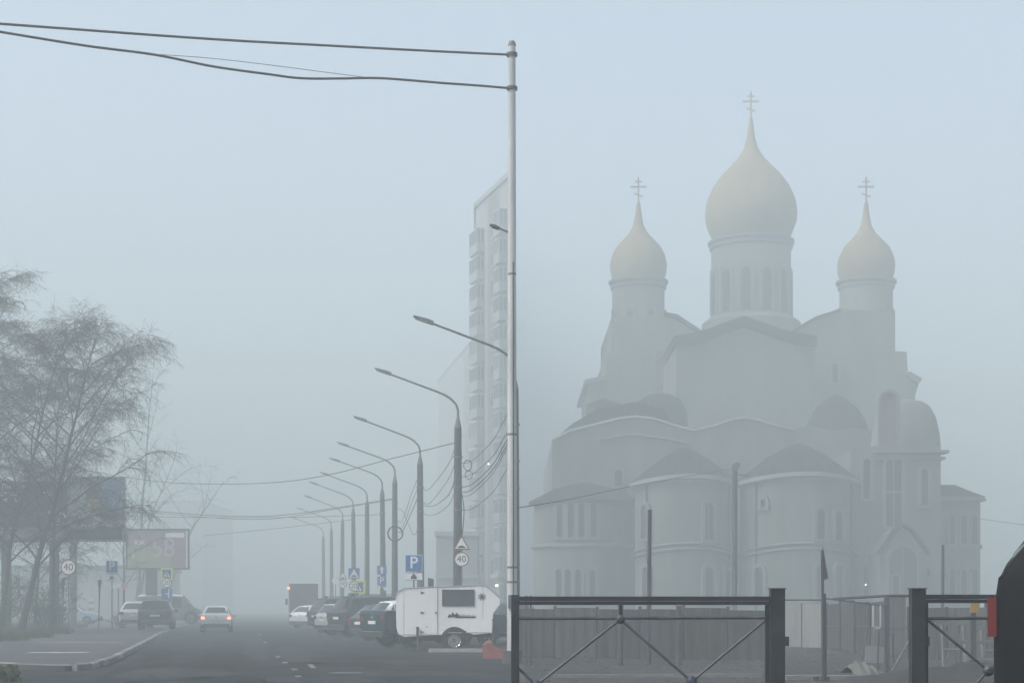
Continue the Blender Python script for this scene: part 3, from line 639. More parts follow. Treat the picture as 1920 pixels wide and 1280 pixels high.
on_side('corner_panel', 903, 922, 1161, 1186, CVW, .010); on_side('side_marker', 922, 926, 1160, 1162, TAILR, .02)
MB().tube([(X(783, D0), D0 - .05, Z(1175, D0)), (X(783.5, D0), D0 - .05, .02)], .022, 6).build('support_leg', STEEL, cv)
MB().tube([(X(783, D0), D0 - .06, Z(1174, D0)), (X(783, D0), D0 - .06, Z(1196, D0))], .04, 6).build('jack_sleeve', DSTEEL, cv)
MB().ball((X(800, D0), D0, Z(1174.5, D0)), .07, 10, 6, (1, .2, 1)).build('vent_cap', flat('vent_grey', (.42, .42, .42)), cv)
WR = 20 * D0 / FPX
cw = put('axle', None, cv, True, (X(852, D0), D0 + .12, -.0)); cw.name = 'wheel_hub'
wheel(cw, 0, .03, WR, .2, -1, 11, CHROME); wheel(cw, 0, 1.45, WR, .2, 1, 11, CHROME)
ar = MB().lathe([(WR * 1.05, 0), (WR * 1.3, 0), (WR * 1.3, .02), (WR * 1.05, .02)], 22, a0=.1, a1=math.pi - .1)
ar.v = [(X(852, D0) + p[0], D0 - .01 - p[2], WR + p[1]) for p in ar.v]; ar.build('wheel_arch', BLACK, cv)
ws = thing('wheel_stop', 'pale concrete wheel stop kerb in front of the caravan wheel', 'kerb', (X(855, 47.6), 47.6, 0))
for i in range(2):
    a = 804 + i * 51; MB().prism([(47.45, .004), (47.47, .10), (47.62, .11), (47.68, .004)], X(a, 47.6), X(a + 50.5, 47.6), fn=lambda q, y, z: (y, q, z)).build('kerb_stone', KERB, ws)
rb = thing('road_block', 'faded red moulded concrete block at the car park edge', 'block', (X(930, 41.5), 41.5, 0))
RB = mat('faded_red_paint', (.27, .085, .075), .8, .25, 4, .3, 20)
MB().prism([(X(905, 41.5), .004), (X(905, 41.5), .36), (X(910, 41.5), .44), (X(918, 41.5), .47), (X(924, 41.5), .40), (X(929, 41.5), .29), (X(938, 41.5), .24), (X(958, 41.5), .22), (X(958, 41.5), .004)], 41.3, 41.75).build('block_body', RB, rb)
MB().prism([(X(906, 41.5), .365), (X(911, 41.5), .452), (X(918, 41.5), .485), (X(923, 41.5), .42)], 41.29, 41.6).build('block_top', mat('pale_red_paint', (.42, .20, .19), .8, .2, 4), rb)
# ================================================================ STREET LAMPS
def lamp_post(label, pos, rz):
    root = thing('street_lamp', label, 'street lamp', pos, rz, 'street lamps along the right side')
    MB().tube([(0, 0, 0), (0, 0, 8.5)], [.20, .145], 10).build('concrete_post', CONC, root, world=False, smooth=True)
    MB().tube([(0, 0, 8.48), (0, 0, 8.95)], [.15, .05], 10).build('post_cap', STEEL, root, world=False, smooth=True)
    MB().tube([(0, 0, 8.9), (0, 0, 9.2), (-.07, 0, 9.42), (-.28, 0, 9.65), (-.52, 0, 9.80), (-.8, 0, 9.92), (-2.75, 0, 10.62)], [.05, .05, .045, .045, .042, .04, .035], 8).build('arm', STEEL, root, world=False, smooth=True)
    M = Matrix.Translation((-2.95, 0, 10.70)) @ Matrix.Rotation(R(19), 4, 'Y')
    lm = MB(); lm.prism([(-.38, -.015), (-.38, .02), (.1, .07), (.3, .06), (.32, -.05), (.1, -.055)], -.11, .11, fn=lambda a, y, b: M @ Vector((a, y, b)))
    lu = lm.build('luminaire', STEEL, root, world=False)
    MB().box(-.3, .08, -.09, .09, -.068, -.056, mat=M).build('lens', HEADL, lu, world=False)
    for z in (5.2, 6.1, 7.3): MB().tube([(0, 0, z), (0, 0, z + .06)], .19, 10).build('clamp_band', STEEL, root, world=False)
    return root
LAMPS = [(964, 52.6, 'nearest street lamp, its post hidden behind the tall steel pole'), (858, 64, 'street lamp on concrete post directly behind the hump and 40 signs'),
         (789, 80, 'street lamp on concrete post beside the blue parking sign'), (740, 92, 'street lamp carrying a coiled ring of cable on its post'),
         (719, 101.5, 'street lamp just behind the up arrow sign'), (688, 112.5, 'slim foggy street lamp between the up arrow and 20 signs'),
         (664, 121, 'foggy street lamp standing over the 20 sign'), (641, 136, 'faint street lamp left of the yellow bordered sign'),
         (622, 151, 'very faint street lamp near the white hatchback'), (607, 167, 'farthest street lamp, almost lost in fog above the truck')]
proto = None
for i, (px, d, lb_) in enumerate(LAMPS):
    p = (X(px, d), d, .01)
    if proto is None: proto = lamp_post(lb_, p, R(6)); continue
    q = copy_tree(proto); q.location = p; q['label'] = lb_; q.rotation_euler = (R(rnd.uniform(-.8, .8)), R(rnd.uniform(-.8, .8)), R(6 + rnd.uniform(-9, 9)))
# tall steel pole between street and church ground: carries the two heavy cables and a short lamp
DP = 38.0
tp = thing('utility_pole', 'tall pale steel pole between the street and the church fence', 'pole', (X(960, DP), DP, 0))
PSTEEL = mat('pale_grey_paint', (.46, .47, .47), .65, .3, 2.5, .3, 20, streak=6)
xp = X(960, DP)
MB().tube([(xp, DP, 0), (xp, DP, 3), (xp, DP, Z(84, DP))], [.125, .115, .085], 14).build('shaft', PSTEEL, tp, smooth=True)
for z_ in (1.9, 2.25, 5.4, 9.2): MB().tube([(xp, DP, z_), (xp, DP, z_ + .05)], .128 - .003 * z_, 14).build('steel_band', STEEL, tp)
MB().box(xp - .09, xp + .09, DP - .22, DP - .1, 1.3, 1.62).build('junction_box', STEEL, tp)
MB().tube([(xp + .03, DP - .13, 1.6), (xp + .035, DP - .125, 4), (xp + .03, DP - .12, 9.5)], .014, 6).build('conduit', DSTEEL, tp)
MB().tube([(xp, DP, Z(86, DP)), (xp, DP, Z(78, DP))], [.10, .07], 12).build('cap', STEEL, tp)
MB().tube([(xp, DP, .004), (xp, DP, .3)], [.24, .22], 12).build('base_collar', CONC, tp)
for y in (103, 166): MB().tube([(xp, DP, Z(y + 3, DP)), (xp, DP, Z(y - 3, DP))], .13, 12).build('cable_clamp', DSTEEL, tp)
MB().tube([W(960, 438, DP), W(950, 434, DP), W(934, 427, DP)], .025, 8).build('lamp_arm', STEEL, tp)
lu = MB(); lu.tube([W(936, 428.5, DP), W(926, 424.5, DP), W(918.5, 421.5, DP)], [.045, .055, .03], 8); lu.build('luminaire', DSTEEL, tp)

# ================================================================ WIRES
def cable(label, pts, r_, name='overhead_cable', group='overhead cables', k=6):
    pp = smooth_path([W(*p) for p in pts], k)
    return tag(MB().tube(pp, r_, 5).build(name, WIRE), label, 'cable', group)
cable('upper of two heavy black cables crossing the sky above the street', [(-60, 41, 34), (0, 45, 34.2), (150, 56, 34.6), (300, 67, 35), (450, 77, 35.6), (600, 85, 36.2), (750, 93, 37), (880, 99.5, 37.6), (958, 103, 38)], .028)
cable('lower sagging heavy black cable crossing the sky above the street', [(-60, 50, 34), (0, 60, 34.2), (160, 86, 34.7), (290, 103, 35), (400, 125, 35.4), (500, 139, 35.8), (565, 147, 36), (640, 147.5, 36.4), (715, 147, 36.8), (830, 156, 37.4), (900, 161, 37.7), (958, 166, 38)], .028)
cable('thin loose wire strung beside the lower heavy cable', [(290, 102, 35), (400, 110, 35.4), (520, 124, 35.8), (620, 137, 36.3), (700, 147, 36.7)], .007)
cable('thin wire swooping across the street to the lamp by the 40 sign', [(232, 894, 95), (330, 905, 90), (480, 906, 82), (600, 893, 75), (740, 858, 69), (856, 829, 64)], .016)
cable('upper wire of the pair over the road to the coiled lamp', [(262, 955, 110), (400, 966, 105), (520, 966, 100), (640, 950, 96), (738, 934, 92)], .022)
cable('lower wire of the pair over the road to the coiled lamp', [(262, 958, 112), (400, 970, 106), (510, 972, 101), (640, 952, 96.5), (738, 936, 92.2)], .018)
cable('faint level wire over the road ending behind the up arrow', [(280, 968, 116), (420, 970, 112), (560, 969, 107), (716, 964, 101.5)], .018)
cable('faintest low wire crossing the road in the fog', [(380, 1004, 125), (520, 990, 123), (600, 981, 122), (664, 973, 121)], .018)
runs = [((862, 868), (962, 760), .011), ((863, 893), (962, 792), .011), ((862, 912), (962, 806), .016), ((862, 922), (962, 815), .016), ((862, 930), (962, 822), .012), ((866, 956), (962, 860), .011)]
for i, (a, b, r_) in enumerate(runs):
    mx, my = (a[0] + b[0]) / 2, (a[1] + b[1]) / 2
    cable('%s of six slack wires between the two nearest street lamps' % ('topmost', 'second', 'third', 'fourth', 'fifth', 'lowest')[i], [(a[0], a[1], 64), (a[0] + 22, a[1] - 4, 62), (mx + 10, my + 14, 58), (b[0] - 18, b[1] + 30, 54.5), (b[0], b[1], 52.8)], r_)
runs = [((852, 842), (790, 914), .012), ((852, 870), (792, 940), .012), ((852, 900), (792, 945), .016), ((853, 918), (793, 962), .012)]
for i, (a, b, r_) in enumerate(runs):
    cable('%s of four slack wires from the hump sign lamp to the next lamp' % ('topmost', 'second', 'third', 'lowest')[i], [(a[0], a[1], 64.2), (a[0] - 10, a[1] + 26, 67), ((a[0] + b[0]) / 2 - 2, (a[1] + b[1]) / 2 + 22, 72), (b[0] + 12, b[1] + 4, 77.5), (b[0], b[1], 79.8)], r_)
runs = [((786, 890), (742, 972), .014), ((786, 908), (742, 985), .014), ((786, 925), (742, 992), .02), ((790, 968), (744, 955), .012)]
for i, (a, b, r_) in enumerate(runs):
    cable('%s of four foggy wires towards the lamp with the cable coil' % ('topmost', 'second', 'third', 'lowest')[i], [(a[0], a[1], 80.2), (a[0] - 14, a[1] + 34, 84), (b[0] + 12, b[1] + 4, 89), (b[0], b[1], 91.8)], r_)
def coil(label, px, py, d, rad, n, thick, name='cable_coil', seed=1, squash=1.0):
    r2 = random.Random(seed); m = MB(); c0_ = W(px, py, d)
    pts = []
    for i in range(n * 14 + 1):
        a = 2 * math.pi * i / 14; q = rad * (1 + r2.uniform(-.06, .06))
        pts.append(c0_ + Vector((q * math.cos(a), r2.uniform(-.05, .05), q * squash * math.sin(a))))
    m.tube(pts, thick, 5)
    return tag(m.build(name, WIRE), label, 'cable', 'coils of spare cable on the lamps')
coil('thick round coil of spare cable on a foggy lamp post', 741, 1000, 91.7, .42, 4, .035, seed=2)
coil('tangled wire bundle hanging beside the hump sign lamp', 877, 872, 63.6, .16, 6, .010, seed=3, squash=1.3)
coil('small drooping wire tangle under the larger bundle', 879, 890, 63.6, .15, 4, .009, seed=5, squash=1.1)
cable('black cable running down the post above the hump sign', [(866, 925, 63.75), (870, 955, 63.7), (868, 990, 63.7), (864, 1015, 63.8)], .02, k=4)

# ================================================================ SIGNS
def text_mesh(s, size, m, bold=0.0, name='lettering'):
    cu = bpy.data.curves.new('t', 'FONT'); cu.body = s; cu.size = size; cu.extrude = .003; cu.offset = bold; cu.align_x = 'CENTER'; cu.align_y = 'CENTER'; cu.resolution_u = 3
    to = bpy.data.objects.new('t', cu); me = bpy.data.meshes.new_from_object(to)
    bpy.data.objects.remove(to); me.materials.clear(); me.materials.append(m); me.name = name
    return me
def lettering(s, size, m, parent, p, bold=0, sx=1.0): return put('lettering', text_mesh(s, size, m, bold), parent, False, p, (R(90), 0, 0), (sx, 1, 1))
def disc(c, r_, y0, y1, n=28):
    return MB().prism([(c[0] + r_ * math.cos(2 * math.pi * i / n), c[1] + r_ * math.sin(2 * math.pi * i / n)) for i in range(n)], y0, y1)
def poly(pts, y0, y1): return MB().prism(pts, y0, y1)
def rect(a, b, z0, z1): return [(a, z0), (b, z0), (b, z1), (a, z1)]
def sign_root(label, px, d, z0=.12, top=3.0, group=None, post=STEEL, postr=.035, name='road_sign', rz=0):
    r_ = thing(name, label, 'road sign', (X(px, d), d, z0), rz, group)
    MB().tube([(0, 0, 0), (0, 0, top)], postr, 8).build('post', post, r_, world=False, smooth=True)
    return r_
def limit(root, z, s, rad=.35, x=0):
    b = disc((x, z), rad, -.06, -.045).build('sign_plate', SRED, root, world=False)
    disc((x, z), rad * .86, -.07, -.058).build('sign_face', WHITE, b, world=False)
    lettering(s, rad * 1.3, SBLACK, b, (x, -.072, z), .0)
def hump(root, z, s=.62, x=0):
    t = lambda k, dz=0: [(x - s / 2 * k, z - s * .33 * k + dz), (x + s / 2 * k, z - s * .33 * k + dz), (x, z + s * .54 * k + dz)]
    b = poly(t(1), -.06, -.045).build('sign_plate', SRED, root, world=False)
    poly(t(.76), -.07, -.058).build('sign_face', WHITE, b, world=False)
    poly([(x - s * .26, z - s * .21), (x + s * .26, z - s * .21), (x + s * .13, z - s * .1), (x, z - s * .06), (x - s * .13, z - s * .1)], -.076, -.068).build('hump_symbol', SBLACK, b, world=False)
def pplate(root, z, s=.62, x=0):
    b = poly(rect(x - s / 2, x + s / 2, z - s / 2, z + s / 2), -.06, -.045).build('sign_plate', WHITE, root, world=False)
    poly(rect(x - s * .475, x + s * .475, z - s * .475, z + s * .475), -.068, -.058).build('sign_face', SBLUE, b, world=False)
    lettering('P', s * .98, WHITE, b, (x, -.070, z + .01), .006)
def mode_plate(root, z, w_=.62, h=.3, x=0):
    b = poly(rect(x - w_ / 2, x + w_ / 2, z - h / 2, z + h / 2), -.06, -.045).build('sub_plate', WHITE, root, world=False)
    poly([(x - .11, z - .10), (x + .11, z - .10), (x + .11, z + .0), (x + .07, z + .02), (x + .05, z + .09), (x - .05, z + .09), (x - .07, z + .02), (x - .11, z)], -.068, -.058).build('car_symbol', SBLACK, b, world=False)
    m = MB()
    for q in (rect(x - w_ / 2, x + w_ / 2, z + h / 2 - .015, z + h / 2), rect(x - w_ / 2, x + w_ / 2, z - h / 2, z - h / 2 + .015)): m.prism(q, -.066, -.058)
    m.build('plate_border', SBLACK, b, world=False)
def crossing(root, z, s=.62, x=0, border=.12):
    e = s / 2 + border
    b = poly(rect(x - e, x + e, z - e, z + e), -.05, -.04).build('yellow_panel', SYEL, root, world=False)
    poly(rect(x - s / 2, x + s / 2, z - s / 2, z + s / 2), -.06, -.048).build('sign_face', SBLUE, b, world=False)
    poly([(x - s * .38, z - s * .38), (x + s * .38, z - s * .38), (x, z + s * .36)], -.068, -.058).build('white_triangle', WHITE, b, world=False)
    m = MB(); m.prism([(x - .12, z - s * .36), (x - .08, z - s * .36), (x + .02, z - .05), (x - .02, z - .03)], -.076, -.066); m.prism([(x + .04, z - s * .36), (x + .09, z - s * .36), (x + .03, z + .0), (x - .01, z - .02)], -.077, -.067)
    m.prism([(x - .05, z - .04), (x + .05, z - .04), (x + .03, z + .09), (x - .02, z + .09)], -.078, -.068); m.add(*(lambda t: (t.v, t.f))(disc((x, z + .13), .035, -.078, -.068, 10)))
    m.build('walker_symbol', SBLACK, b, world=False)
zz = lambda py, d, z0: Z(py, d) - z0
d = 76; s = sign_root('round 40 speed limit sign on a post by the trees', 129, d, .13, zz(1050, d, .13)); limit(s, zz(1063, d, .13), '40', .37)
d = 89; s = sign_root('blue parking sign with car plate on the left pavement', 210, d, .12, zz(1054, d, .12)); pplate(s, zz(1062, d, .12), .66); mode_plate(s, zz(1082, d, .12), .68, .36)
d = 101; s = sign_root('yellow framed crossing sign with round 20 limit above the parked cars', 313, d, .12, zz(1064, d, .12), postr=.045)
crossing(s, zz(1075, d, .12), .52); limit(s, zz(1092, d, .12), '20', .31)
b = poly(rect(-.34, .34, zz(1122, d, .12), zz(1103, d, .12)), -.06, -.045).build('blue_panel', SBLUE, s, world=False)
m = MB(); m.prism(rect(.10, .17, zz(1121, d, .12), zz(1103.5, d, .12)), -.068, -.056); m.prism(rect(-.10, .10, zz(1113.5, d, .12), zz(1111.5, d, .12)), -.067, -.056); m.build('white_bars', WHITE, b, world=False)
MB().tube([(.28, 0, 0), (.28, 0, zz(1103, d, .12))], .04, 8).build('post', STEEL, s, world=False)
d = 97; s = sign_root('small white direction plate behind the left parking sign', 222, d, .12, zz(1094, d, .12)); b = poly(rect(-.45, .30, zz(1102, d, .12), zz(1093, d, .12)), -.06, -.045).build('sign_plate', WHITE, s, world=False)
disc((.38, zz(1098, d, .12)), .2, -.075, -.062).build('round_disc', flat('washed_red', (.5, .33, .33)), b, world=False)
d = 62.3; s = sign_root('hump warning triangle above a round 40 sign on the right', 865.5, d, .01, zz(1006, d, .01), postr=.03); hump(s, zz(1020, d, .01), .66); limit(s, zz(1048, d, .01), '40', .285)
d = 62.0; s = sign_root('blue parking sign with car plate standing behind the caravan', 776, d, .01, zz(1043, d, .01)); pplate(s, zz(1055.5, d, .01), .66); mode_plate(s, zz(1080, d, .01), .66, .3)
d = 99; s = sign_root('blue up arrow sign over a parking sign by a foggy lamp', 716, d, .01, zz(1060, d, .01)); pplate(s, zz(1088.5, d, .01), .58); mode_plate(s, zz(1103, d, .01), .6, .26)
b = poly(rect(-.29, .29, zz(1076.5, d, .01), zz(1059.5, d, .01)), -.06, -.045).build('sign_plate', SBLUE, s, world=False); zc = zz(1068, d, .01)
poly([(-.06, zc - .22), (.06, zc - .22), (.06, zc + .02), (.15, zc + .02), (0, zc + .23), (-.15, zc + .02), (-.06, zc + .02)], -.068, -.058).build('arrow_symbol', WHITE, b, world=False)
d = 92; s = sign_root('cluster of hump, 20 limit and yellow crossing signs on one post', 664, d, .01, zz(1064, d, .01), postr=.045)
b = poly(rect(-.32, .32, zz(1084, d, .01), zz(1064.5, d, .01)), -.06, -.045).build('sign_plate', SBLUE, s, world=False); zc = zz(1075, d, .01)
poly([(-.28, zc - .22), (.28, zc - .22), (0, zc + .28)], -.068, -.058).build('white_triangle', WHITE, b, world=False)
poly([(-.18, zc - .17), (.18, zc - .17), (.08, zc - .08), (-.08, zc - .08)], -.076, -.066).build('hump_symbol', SBLACK, b, world=False)
crossing(s, zz(1099, d, .01) - .04, .55, .24, .13); limit(s, zz(1098, d, .01), '20', .30, 0.0)
b = poly(rect(-.33, .25, zz(1118, d, .01), zz(1111, d, .01)), -.06, -.045).build('blue_panel', SBLUE, s, world=False)
d = 113; s = sign_root('foggy hump triangle over a round 40 sign at the far left', 643, d, .01, zz(1070, d, .01)); hump(s, zz(1080, d, .01), .62); limit(s, zz(1094, d, .01), '40', .30)
d = 118; s = sign_root('pale round sign back lost in fog left of the far triangle', 629, d, .01, zz(1082, d, .01)); disc((0, zz(1088, d, .01)), .26, -.06, -.045).build('sign_plate', WHITE, s, world=False)
# a sign seen almost edge on, the small notice board, bollards
d = 88
s = thing('street_marker', 'dark wedge topped post standing left of the parking sign', 'post', (X(186.5, d), d, .12))
MB().tube([(-.06, 0, 0), (0, 0, 2.0)], .032, 8).build('post', DSTEEL, s, world=False)
MB().prism([(-.10, 2.75), (.12, 2.75), (.05, 2.3), (.02, 1.7), (-.02, 1.7), (-.04, 2.3)], -.05, .05).build('wedge_head', DSTEEL, s, world=False)
s = thing('street_marker', 'dark wedge topped post half hidden behind the left 40 sign', 'post', (X(118, 90), 90, .13))
MB().tube([(-.03, 0, 0), (0, 0, 2.0)], .032, 8).build('post', DSTEEL, s, world=False)
MB().prism([(-.08, 2.85), (.14, 2.95), (.06, 2.3), (.02, 1.8), (-.02, 1.8), (-.04, 2.3)], -.05, .05).build('wedge_head', DSTEEL, s, world=False)
STR = [flat('bollard_red', (.28, .05, .05)), WHITE]
for i, (px, lab) in enumerate(((168.5, 'left red and white striped pole beyond the blue sedan'), (174, 'right red and white striped pole beyond the blue sedan'))):
    d = 128; s = thing('striped_pole', lab, 'pole', (X(px, d), d, .13), group='striped poles by the sedan')
    for k in range(8): MB().tube([(0, 0, k * .25), (0, 0, k * .25 + .25)], .055, 8).build('stripe', STR[k % 2], s, world=False)
d = 66; s = thing('notice_board', 'small dark notice board poking up behind the caravan', 'board', (X(808, d), d, .01))
MB().tube([(0, 0, 0), (0, 0, 2.0)], .03, 6).build('post', DSTEEL, s, world=False)
b = poly([(-.12, 1.75), (.12, 1.75), (.12, 2.5), (-.12, 2.55)], -.06, -.035).build('board', GRY, s, world=False); poly([(-.11, 1.95), (.11, 2.03), (.11, 2.1), (-.11, 2.02)], -.066, -.058).build('stripe', WHITE, b, world=False)

# ================================================================ BILLBOARDS
def billboard(label, px0, px1, py0, py1, d, legs, frame=DSTEEL):
    r_ = thing('billboard', label, 'billboard', (X((px0 + px1) / 2, d), d, .13))
    p = MB().box(X(px0, d), X(px1, d), d, d + .3, Z(py1, d), Z(py0, d)).build('panel', frame, r_)
    m = MB(); t = .09
    for a, b, z0, z1 in ((X(px0, d) - t, X(px0, d), Z(py1, d) - t, Z(py0, d) + t), (X(px1, d), X(px1, d) + t, Z(py1, d) - t, Z(py0, d) + t), (X(px0, d), X(px1, d), Z(py0, d), Z(py0, d) + t), (X(px0, d), X(px1, d), Z(py1, d) - t, Z(py1, d))): m.box(a, b, d - .06, d + .32, z0, z1)
    m.build('frame', frame, r_)
    for lx, lw_ in legs: MB().box(X(lx, d) - lw_, X(lx, d) + lw_, d + .08, d + .32, 0.13, Z(py1, d) - t).build('leg', frame, r_)
    return r_, p
def print_poly(p, pts, d, m, lay, name='printed_patch'): return MB().prism(P(pts, d), d - .006 * lay, d + .003).build(name, m, p)
def print_text(p, s_, px, py, hpx, d, m, lay=6, sx=1.0):
    return put('lettering', text_mesh(s_, hpx * d / FPX, m, .008), p, True, (X(px, d), d - .006 * lay - .003, Z(py, d)), (R(90), 0, 0), (sx, 1, 1))
BD = flat('billboard_charcoal', (.022, .023, .026)); BP = flat('billboard_dusty_pink', (.27, .20, .22)); BSKY = flat('billboard_sky_blue', (.16, .24, .38))
BSK = flat('billboard_skin', (.42, .30, .25)); BHAIR = flat('billboard_hair', (.16, .11, .07)); BCL = flat('billboard_cloth_white', (.5, .5, .5)); BGR = flat('billboard_deep_green', (.025, .04, .04)); BOL = flat('billboard_olive', (.29, .31, .22))
d = 89.5; r_, p = billboard('dark billboard with white lettering behind the bare trees', -70, 128, 905, 1013, d, [(10, .25), (100, .25)])
print_poly(p, [(-69, 1012), (127, 1012), (127, 906), (-69, 906)], d, BD, 1); print_poly(p, [(-69, 1012), (127, 1012), (127, 988), (-69, 988)], d, BP, 2)
print_text(p, 'Ли', 12, 913, 13, d, WHITE, sx=1.1); print_text(p, 'ли', 42, 913, 13, d, WHITE, sx=1.1); print_text(p, 'пока', 18, 925, 13, d, WHITE, sx=1.1); print_text(p, 'тву', 92, 924.5, 13, d, WHITE, sx=1.2); print_text(p, 'от', 8, 937, 12, d, WHITE); print_text(p, 'ас', 34, 937, 12, d, WHITE)
for q in ([(92, 956), (97.5, 956), (97.5, 972), (94, 972), (94, 978), (92, 978)], [(93, 979), (124, 979), (123, 984.5), (96, 984.5)], [(108, 971), (113, 971), (113, 978), (108, 978)], [(115, 971), (120, 971), (120, 978), (115, 978)],
          [(105, 970), (106.5, 963), (112, 959), (114, 960), (114, 962), (109, 966), (107.5, 970)], [(115, 959.5), (121, 962), (124.5, 969), (123, 976), (121.5, 976), (121, 969), (117, 963)], [(97.5, 969), (103, 966), (104, 968), (99, 973)]): print_poly(p, q, d, WHITE, 3, 'emblem_patch')
d = 89; r_, p = billboard('photo billboard with a blue sky and a person in white', 130, 230, 896, 1012, d, [(136, .16)], SGREY)
print_poly(p, [(131, 1011), (229, 1011), (229, 897), (131, 897)], d, flat('billboard_pale_mist', (.36, .38, .40)), 1); print_poly(p, [(178, 980), (229, 988), (229, 897), (186, 897), (178, 930)], d, BSKY, 2)
print_poly(p, [(131, 1011), (229, 1011), (229, 986), (205, 988), (186, 984), (172, 990), (131, 992)], d, BGR, 3)
print_poly(p, [(150, 985), (146, 965), (152, 948), (166, 942), (186, 950), (190, 978), (176, 990), (160, 994)], d, BCL, 4); print_poly(p, [(164, 934), (172, 930), (185, 936), (186, 952), (176, 960), (166, 950)], d, BSK, 5)
print_poly(p, [(160, 936), (162, 924), (174, 918), (188, 924), (190, 940), (184, 936), (172, 932)], d, BHAIR, 6); print_poly(p, [(188, 950), (196, 944), (206, 944), (216, 956), (206, 962), (202, 974), (190, 972)], d, flat('billboard_dark_grey', (.10, .10, .11)), 5)  # dark grey patch beside the figure is part of the print
print_poly(p, [(206, 974), (216, 958), (228, 962), (228, 982), (208, 978)], d, BSK, 4); print_poly(p, [(188, 978), (206, 972), (228, 983), (228, 987), (206, 988)], d, flat('billboard_blue_white', (.36, .44, .54)), 6)
d = 122; r_, p = billboard('pink and olive billboard with large 58 and white button', 238, 352, 993, 1065, d, [(283, .42)])
print_poly(p, [(239, 1064), (351, 1064), (351, 994), (239, 994)], d, BP, 1); print_poly(p, [(239, 1064), (318, 1064), (322, 1050), (300, 1024), (239, 1024)], d, BOL, 2)
print_text(p, '58', 306, 1028, 50, d, flat('billboard_faint_white', (.42, .39, .39)), 3, .9); print_poly(p, [(310, 1007), (311, 998.5), (345, 998.5), (346, 1007)], d, WHITE, 4, 'white_button'); print_text(p, 'ЮК', 262, 1017, 12, d, WHITE, 4); print_poly(p, [(349, 1064), (351.5, 1064), (351.5, 994), (349, 994)], d, WHITE, 5)
print_poly(p, [(249, 1047), (250.5, 1047), (250.5, 1034), (249, 1034)], d, WHITE, 5)
# ================================================================ TREES
BARK = mat('dark_bark', (.038, .032, .028), .95, .4, 3, .6, 12); TWIG = mat('twig_bark', (.036, .028, .025), .95, .25, 2)
LEAF = mat('young_leaf', (.075, .095, .035), .8, .4, 1.5); DRY = mat('dry_brush', (.09, .075, .05), .95, .3, 2)
def rdir(r2): 
    a = r2.uniform(0, 2 * math.pi); return Vector((math.cos(a), math.sin(a), 0))
def grow(r2, p, dr, L, n, bend, noise):
    pts = [p.copy()]; dr = dr.normalized()
    for i in range(n):
        dr = (dr + bend + Vector((r2.gauss(0, noise), r2.gauss(0, noise), r2.gauss(0, noise)))).normalized()
        p = p + dr * (L / n); pts.append(p)
    return pts
def pick(pts, t):
    f = t * (len(pts) - 1); i = min(int(f), len(pts) - 2); return pts[i].lerp(pts[i + 1], f - i), (pts[i + 1] - pts[i]).normalized()
